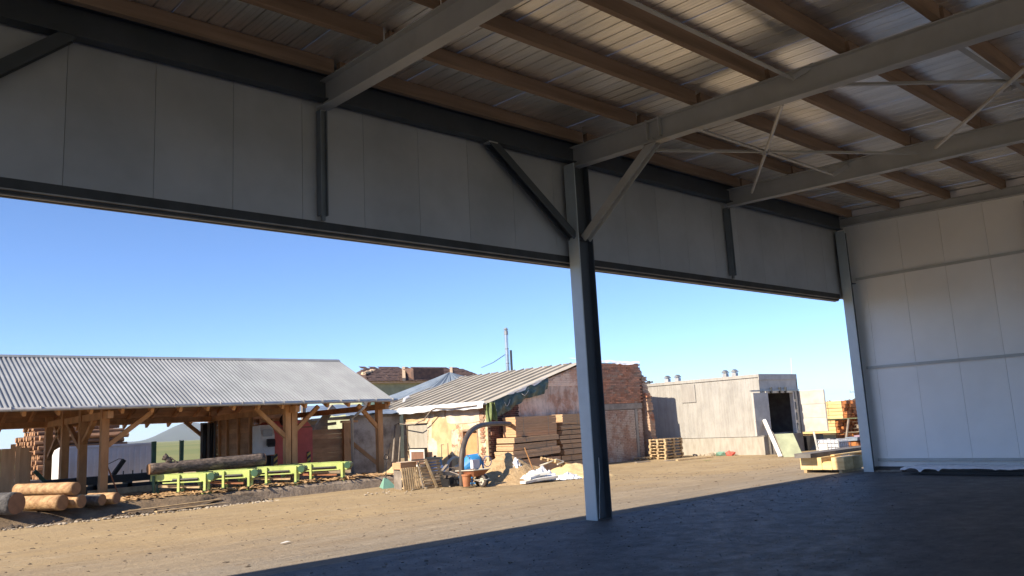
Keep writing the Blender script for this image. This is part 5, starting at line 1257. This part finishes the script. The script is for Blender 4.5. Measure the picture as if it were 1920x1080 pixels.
build('handle', MB().cyl((7.2, 9.85, 1.10), (7.56, 9.85, .3), .022, n=8), 'timber', t); build('blade', MB().jbox(7.48, 7.72, 9.75, 9.95, .16, .32, .01), 'grey_metal', t)
mb = MB(); mb.tube([(8.2, 10.2, .42), (8.4, 10.0, .5), (8.8, 9.95, .6), (9.1, 9.9, .5), (8.9, 9.7, .5), (8.5, 9.6, .45)], .03, 6); build('cable_loop', mb, 'hose', label='loop of grey hose lying on the pale sand heap', cat='hose')

# at the foot of the cold store
for i, (a, b, lab) in enumerate((((16.6, 10.6, .04), (18.6, 10.2, .04), 'long brown plank lying on the yard before the pallet stack'), ((16.2, 10.9, .03), (17.1, 10.75, .03), 'short brown plank lying near the pallet stack'), ((15.3, 11.8, .03), (16.0, 11.6, .03), 'small plank lying close to the brick tower foot'))):
    mb = MB(); mb.beam(a, b, .16, .05); build('loose_plank', mb, 'grey_wood' if i else 'pale_wood', label=lab, cat='plank', group='planks lying on the yard')
mb = MB()
for k in range(9): lump(mb, 19.75 + random.uniform(-.1, .1), 11.9 - .12 * k, .05, random.uniform(.08, .13), .8)
build('stone_row', mb, 'rubble', label='row of broken stones along the cold store foot', cat='stones', kind='stuff')
for x, y, r, m, lab in ((19.7, 10.5, .2, 'teal', 'pale green sack by the cold store foot'), (19.75, 10.05, .19, 'red_paint', 'red sack lying by the cold store foot'), (19.75, 10.95, .15, 'rubble', 'grey sack at the cold store foot, left of the green one')):
    mb = MB(); lump(mb, x, y, .10, r, .75); lump(mb, x + .08, y - .1, .12, r * .8, .7); build('full_sack', mb, m, label=lab, cat='sack', group='sacks by the cold store')
mb = MB(); mb.beam((18.75, 6.95, .03), (20.0, 8.3, 1.55), .16, .05, (0, 0, 1)); mbx = build('leaning_plank', mb, 'white_paint', label='long white plank leaning on the cold store corner', cat='plank')
mb = MB(); mb.beam((18.95, 6.8, .03), (20.05, 8.25, 1.35), .14, .04, (0, 0, 1)); build('leaning_plank', mb, 'grey_wood', label='grey plank leaning just behind the white one at the corner', cat='plank')
mb = MB(); mb.hexa([(18.7, 6.75, .01), (19.15, 6.15, .01), (19.19, 6.2, .01), (18.74, 6.8, .01), (19.45, 7.5, .93), (19.95, 6.95, .93), (19.99, 7.0, .93), (19.49, 7.55, .93)]); build('leaning_sheet', mb, 'skin_wall', label='pale green panel leaning before the dark doorway', cat='panel')
mb = MB(); mb.cyl((23.38, 7.75, 0), (23.3, 7.8, .86), .045, n=8); build('prop_post', mb, 'white_paint', label='white prop standing under the open right door leaf', cat='post')
mb = MB(); mb.jbox(23.3, 24.5, 8.0, 9.4, 0, .7, .1); build('covered_goods', mb, 'black', label='dark covered goods beneath the open right door leaf', cat='goods')

# stacked timber packs right of the cold store
def pack(nm, lab, x0, x1, y0, y1, z0, z1, m='yellow_wood', em='orange_rough', nl=8):
    t = thing(nm, lab, 'timber', (x0, y0, z0), 'sawn timber packs'); h = (z1 - z0) / nl
    for k in range(nl):
        a = z0 + h * k
        build('board_layer', MB().jbox(x0 + random.uniform(-.02, .02), x1, y0 + .15, y1, a + .006, a + h - .006, .006), m, t)
        mb = MB(); n = 7
        for q in range(n):
            xa = x0 + .06 + (x1 - x0 - .06) * q / n; mb.jbox(xa, xa + (x1 - x0) / n - .02, y0 + random.uniform(-.12, .1), y0 + .16, a + .01, a + h - .01, .015)
        build('board_ends', mb, em, t, kind='stuff')
    return t
pack('timber_pack', 'upper pack of fresh yellow timber with orange ends', 27.5, 29.9, 8.25, 12.3, 1.34, 2.22, nl=5)
pack('timber_pack', 'lower pack of fresh yellow timber under the upper one', 27.6, 29.7, 8.75, 12.4, .62, 1.28, nl=4)
pack('timber_pack', 'bottom pack of yellow timber at ground level behind the tank', 27.2, 29.6, 8.6, 12.4, .0, .58, nl=3)
pack('timber_pack', 'small pale timber pack between the column and the orange ends', 29.2, 30.2, 7.0, 7.9, .9, 1.35, nl=2)
mb = MB(); mb.box(29.2, 30.4, 6.9, 7.95, .0, .88); build('pack_bearer', mb, 'dark_concrete', label='dark bearer block under the small pale timber pack', cat='block')
mb = MB(); mb.box(28.6, 29.15, 6.9, 7.6, .0, 1.32); build('grey_cabinet', mb, 'panel', label='grey cabinet left of the small pale timber pack', cat='cabinet')
mb = MB(); mb.beam((27.0, 8.2, .05), (27.45, 8.1, 1.3), .07, .07); build('leaning_lath', mb, 'grey_wood', label='lath leaning on the middle yellow timber pack', cat='lath')
ibc = thing('tank_container', 'white liquid tank in a wire cage behind the dark slab', 'tank', (15.9, 3.1, 0))
x0, x1, y0, y1 = 15.5, 16.35, 2.72, 3.55
mb = MB(); mb.box(x0 + .03, x1 - .03, y0 + .03, y1 - .03, .1, .80); o = build('tank', mb, 'tank', ibc)
bv = o.modifiers.new('bevel', 'BEVEL'); bv.width = .07; bv.segments = 3
for z in (.14, .28, .42, .56, .70, .81): build('cage_hoop', MB().tube([(x0, y0, z), (x1, y0, z), (x1, y1, z), (x0, y1, z), (x0, y0, z)], .011, 5), 'galv', ibc)
for k in range(7):
    q = k / 6
    for a, b in ((x0 + (x1 - x0) * q, y0 - .012), (x0 - .012, y0 + (y1 - y0) * q)): build('cage_bar', MB().cyl((a, b, .05), (a, b, .82), .010, n=5), 'galv', ibc)
build('tank_pallet', MB().box(x0, x1, y0, y1, .0, .09), 'grey_metal', ibc); build('tank_lid', MB().cyl((15.9, 3.1, .80), (15.9, 3.1, .85), .1, n=12), 'black', ibc)
build('name_plate', MB().box(x0 - .03, x0 - .02, 3.12, 3.42, .3, .68), 'white_paint', ibc)
t = thing('mauve_crate', 'mauve slotted plastic crate behind the dark slab near the column', 'crate', (17.2, 2.6, 0))
build('crate_body', MB().box(17.1, 18.2, 2.1, 2.9, 0, .88), 'purple', t)
for k in range(3): build('slot', MB().box(17.25, 18.05, 2.09, 2.099, .2 + .22 * k, .31 + .22 * k), 'black', t); build('slot', MB().box(17.09, 17.099, 2.2, 2.8, .2 + .22 * k, .31 + .22 * k), 'black', t)
mb = MB(); mb.jbox(16.75, 17.05, 2.62, 3.0, 0, .70, .03); o = build('orange_drum', mb, 'orange_rough', label='orange goods wedged between the tank and the mauve crate', cat='goods'); o.modifiers.new('bevel', 'BEVEL').width = .05
mb = MB(); mb.jbox(16.7, 17.1, 2.6, 3.05, .705, .84, .01); build('blue_cover', mb, 'blue_shade_film' if 'blue_shade_film' in MT else 'tarp_blue', label='blue cover lying over the orange goods', cat='cover')

# pallet of pale blocks with a dark slab on it, beside the right column
t = thing('block_pallet', 'pallet of pale yellow stone blocks at the sunlit edge of the hall', 'block pallet', (11.9, 1.2, 0))
for k, (ya, yb) in enumerate(((1.60, 1.98), (1.28, 1.595), (.97, 1.275), (.58, .965))):
    for j in range(2):
        build('stone_block', MB().jbox(11.45 + .62 * j, 12.05 + .62 * j, ya, yb - .006, .10 + (.0 if k != 2 else 0), .46 - (.0 if k != 2 else .16), .006), 'yellow_wood', t)
for y in (.66, 1.78): build('runner', MB().box(11.45, 12.7, y, y + .1, .0, .095), 'pale_wood', t)
build('stone_block', MB().jbox(11.5, 11.8, .98, 1.26, .302, .33, .004), 'yellow_wood', t)
t = thing('dark_slab', 'long dark slab lying on the pale block pallet', 'slab', (13, 1.6, .47))
mb = MB(); mb.jbox(11.1, 15.4, 1.42, 1.95, .47, .60, .006); build('slab', mb, 'dark_concrete', t)
build('pale_lath', MB().jbox(12.1, 15.2, 1.18, 1.30, .465, .50, .004), 'yellow_wood', t)
build('prop_block', MB().jbox(14.6, 15.2, 1.3, 1.9, .0, .466, .01), 'pale_wood', t)

# litter
for x, y, a, lab in ((-5.0, 3.1, .3, 'small white paper scrap on the sunlit yard'),):
    mb = MB(); c, s_ = math.cos(a), math.sin(a); mb.add([(x - .10 * c, y - .10 * s_, .035), (x + .12 * c, y + .12 * s_, .04), (x + .10 * c - .04, y + .1 * s_ + .06, .05), (x - .08 * c - .03, y - .08 * s_ + .05, .035)], [(0, 1, 2, 3)]); build('paper_scrap', mb, 'white_paint', label=lab, cat='paper')

# workshop group scaled up about the camera, so it stands lower and farther off
CAM_SCALED = {'workshop_building', 'steel_chimney', 'tarpaulin_roof', 'tiled_house', 'cold_store', 'leaning_plank', 'leaning_sheet', 'prop_post', 'covered_goods', 'timber_pack', 'pack_bearer', 'grey_cabinet',
       'leaning_lath', 'loose_plank', 'full_sack', 'stone_row', 'cardboard_bundle', 'leaning_pole', 'window_frame', 'blue_canister', 'hose_coil', 'white_sack'}
K = 1.15; OFF = Vector((1.88, 1.66, -.30))     # enlarged about the camera, offset nudged slightly; lands on the lower yard
for o in list(COL.objects):
    if o.parent: continue
    nm = o.name.split('.')[0]
    if nm in CAM_SCALED or (nm == 'pallet' and 'tilted' not in o['label']) or (nm == 'rubble_heap' and 'plastered' in o['label']):
        o.location = o.location * K + OFF; o.scale = o.scale * K
# annex wall added to bring shade between the shed and the plastered front
an_ = thing('shade_annex_wall', 'grey plaster wall added for shade right of the last shed post', 'wall', (10.3, 23.6, -.2))
mb = MB(); mb.box(8.6, 11.3, 23.6, 23.9, -.3, 2.75); mb.box(6.9, 9.4, 27.5, 27.8, -.3, 2.7); build('plaster_wall', mb, 'annex', an_)
mb = MB(); mb.grid(lambda u, v: (6.6 + 4.75 * u, 23.2 + 4.6 * v, 2.86 + .55 * v + .05 * nz(u * 6, v * 5) - .10 * (1 - v) ** 4 * (1 + nz(u * 9, 2))), 40, 20); build('roof_sheeting', mb, 'blue_shade_film', an_, smooth=True)
mb = MB(); mb.box(8.4, 11.34, 23.55, 27.5, 2.6, 2.72); build('roof_timbers', mb, 'grey_wood', an_)

# far right: bare woods on the horizon and a power pole
mb = MB()
for k in range(900):
    an = rad(random.uniform(12, 46)); d = random.uniform(520, 700); x = CAMP.x + d * math.cos(an); y = CAMP.y + d * math.sin(an)
    h = 2.2 + 4.0 * max(0, nz(math.degrees(an) * .5, 3) + .45) * random.uniform(.5, 1.3)
    lump(mb, x, y, h * .45, random.uniform(2.0, 4.5), h * .2)
build('distant_woods', mb, 'tree_bare', kind='stuff', org=(0, 0, 0))
t = thing('power_pole', 'far off power pole with crossarms above the timber packs', 'power pole', (422, 196, 0))
def far(an, d): return Vector((CAMP.x + d * math.cos(an), CAMP.y + d * math.sin(an), 0))
an = YAW - math.atan((1591 - 960) / FPX) + .002; P = far(an, 480); tr = Vector((-math.sin(an), math.cos(an), 0))
ORG[t.name] = P; t.location = P
build('mast', MB().cyl(P, P + Vector((0, 0, 9.6)), .22, .15, 8), 'dark_trim', t)
build('crossarm', MB().beam(P + tr * 3.3 + Vector((0, 0, 9.0)), P - tr * 3.3 + Vector((0, 0, 9.0)), .22, .22), 'dark_trim', t)
for q in (-3.1, 0, 3.1): build('insulator', MB().cyl(P + tr * q + Vector((0, 0, 9.1)), P + tr * q + Vector((0, 0, 10.0)), .1, n=6), 'dark_trim', t)

# haze over the plain
mb = MB(); mb.box(-14500, 14500, -14500, 14500, -1.5, 260)
hz = build('haze', mb, 'concrete', kind='stuff', org=(0, 0, 0))
hm = bpy.data.materials.new('haze_air'); hm.use_nodes = True; hn = hm.node_tree
for n_ in list(hn.nodes): hn.nodes.remove(n_)
ho = hn.nodes.new('ShaderNodeOutputMaterial'); hv = hn.nodes.new('ShaderNodeVolumePrincipled')
hv.inputs['Color'].default_value = (.80, .88, 1.0, 1); hv.inputs['Density'].default_value = .00006; hv.inputs['Anisotropy'].default_value = .0
hn.links.new(hv.outputs[0], ho.inputs['Volume'])
hz.data.materials.clear(); hz.data.materials.append(hm)
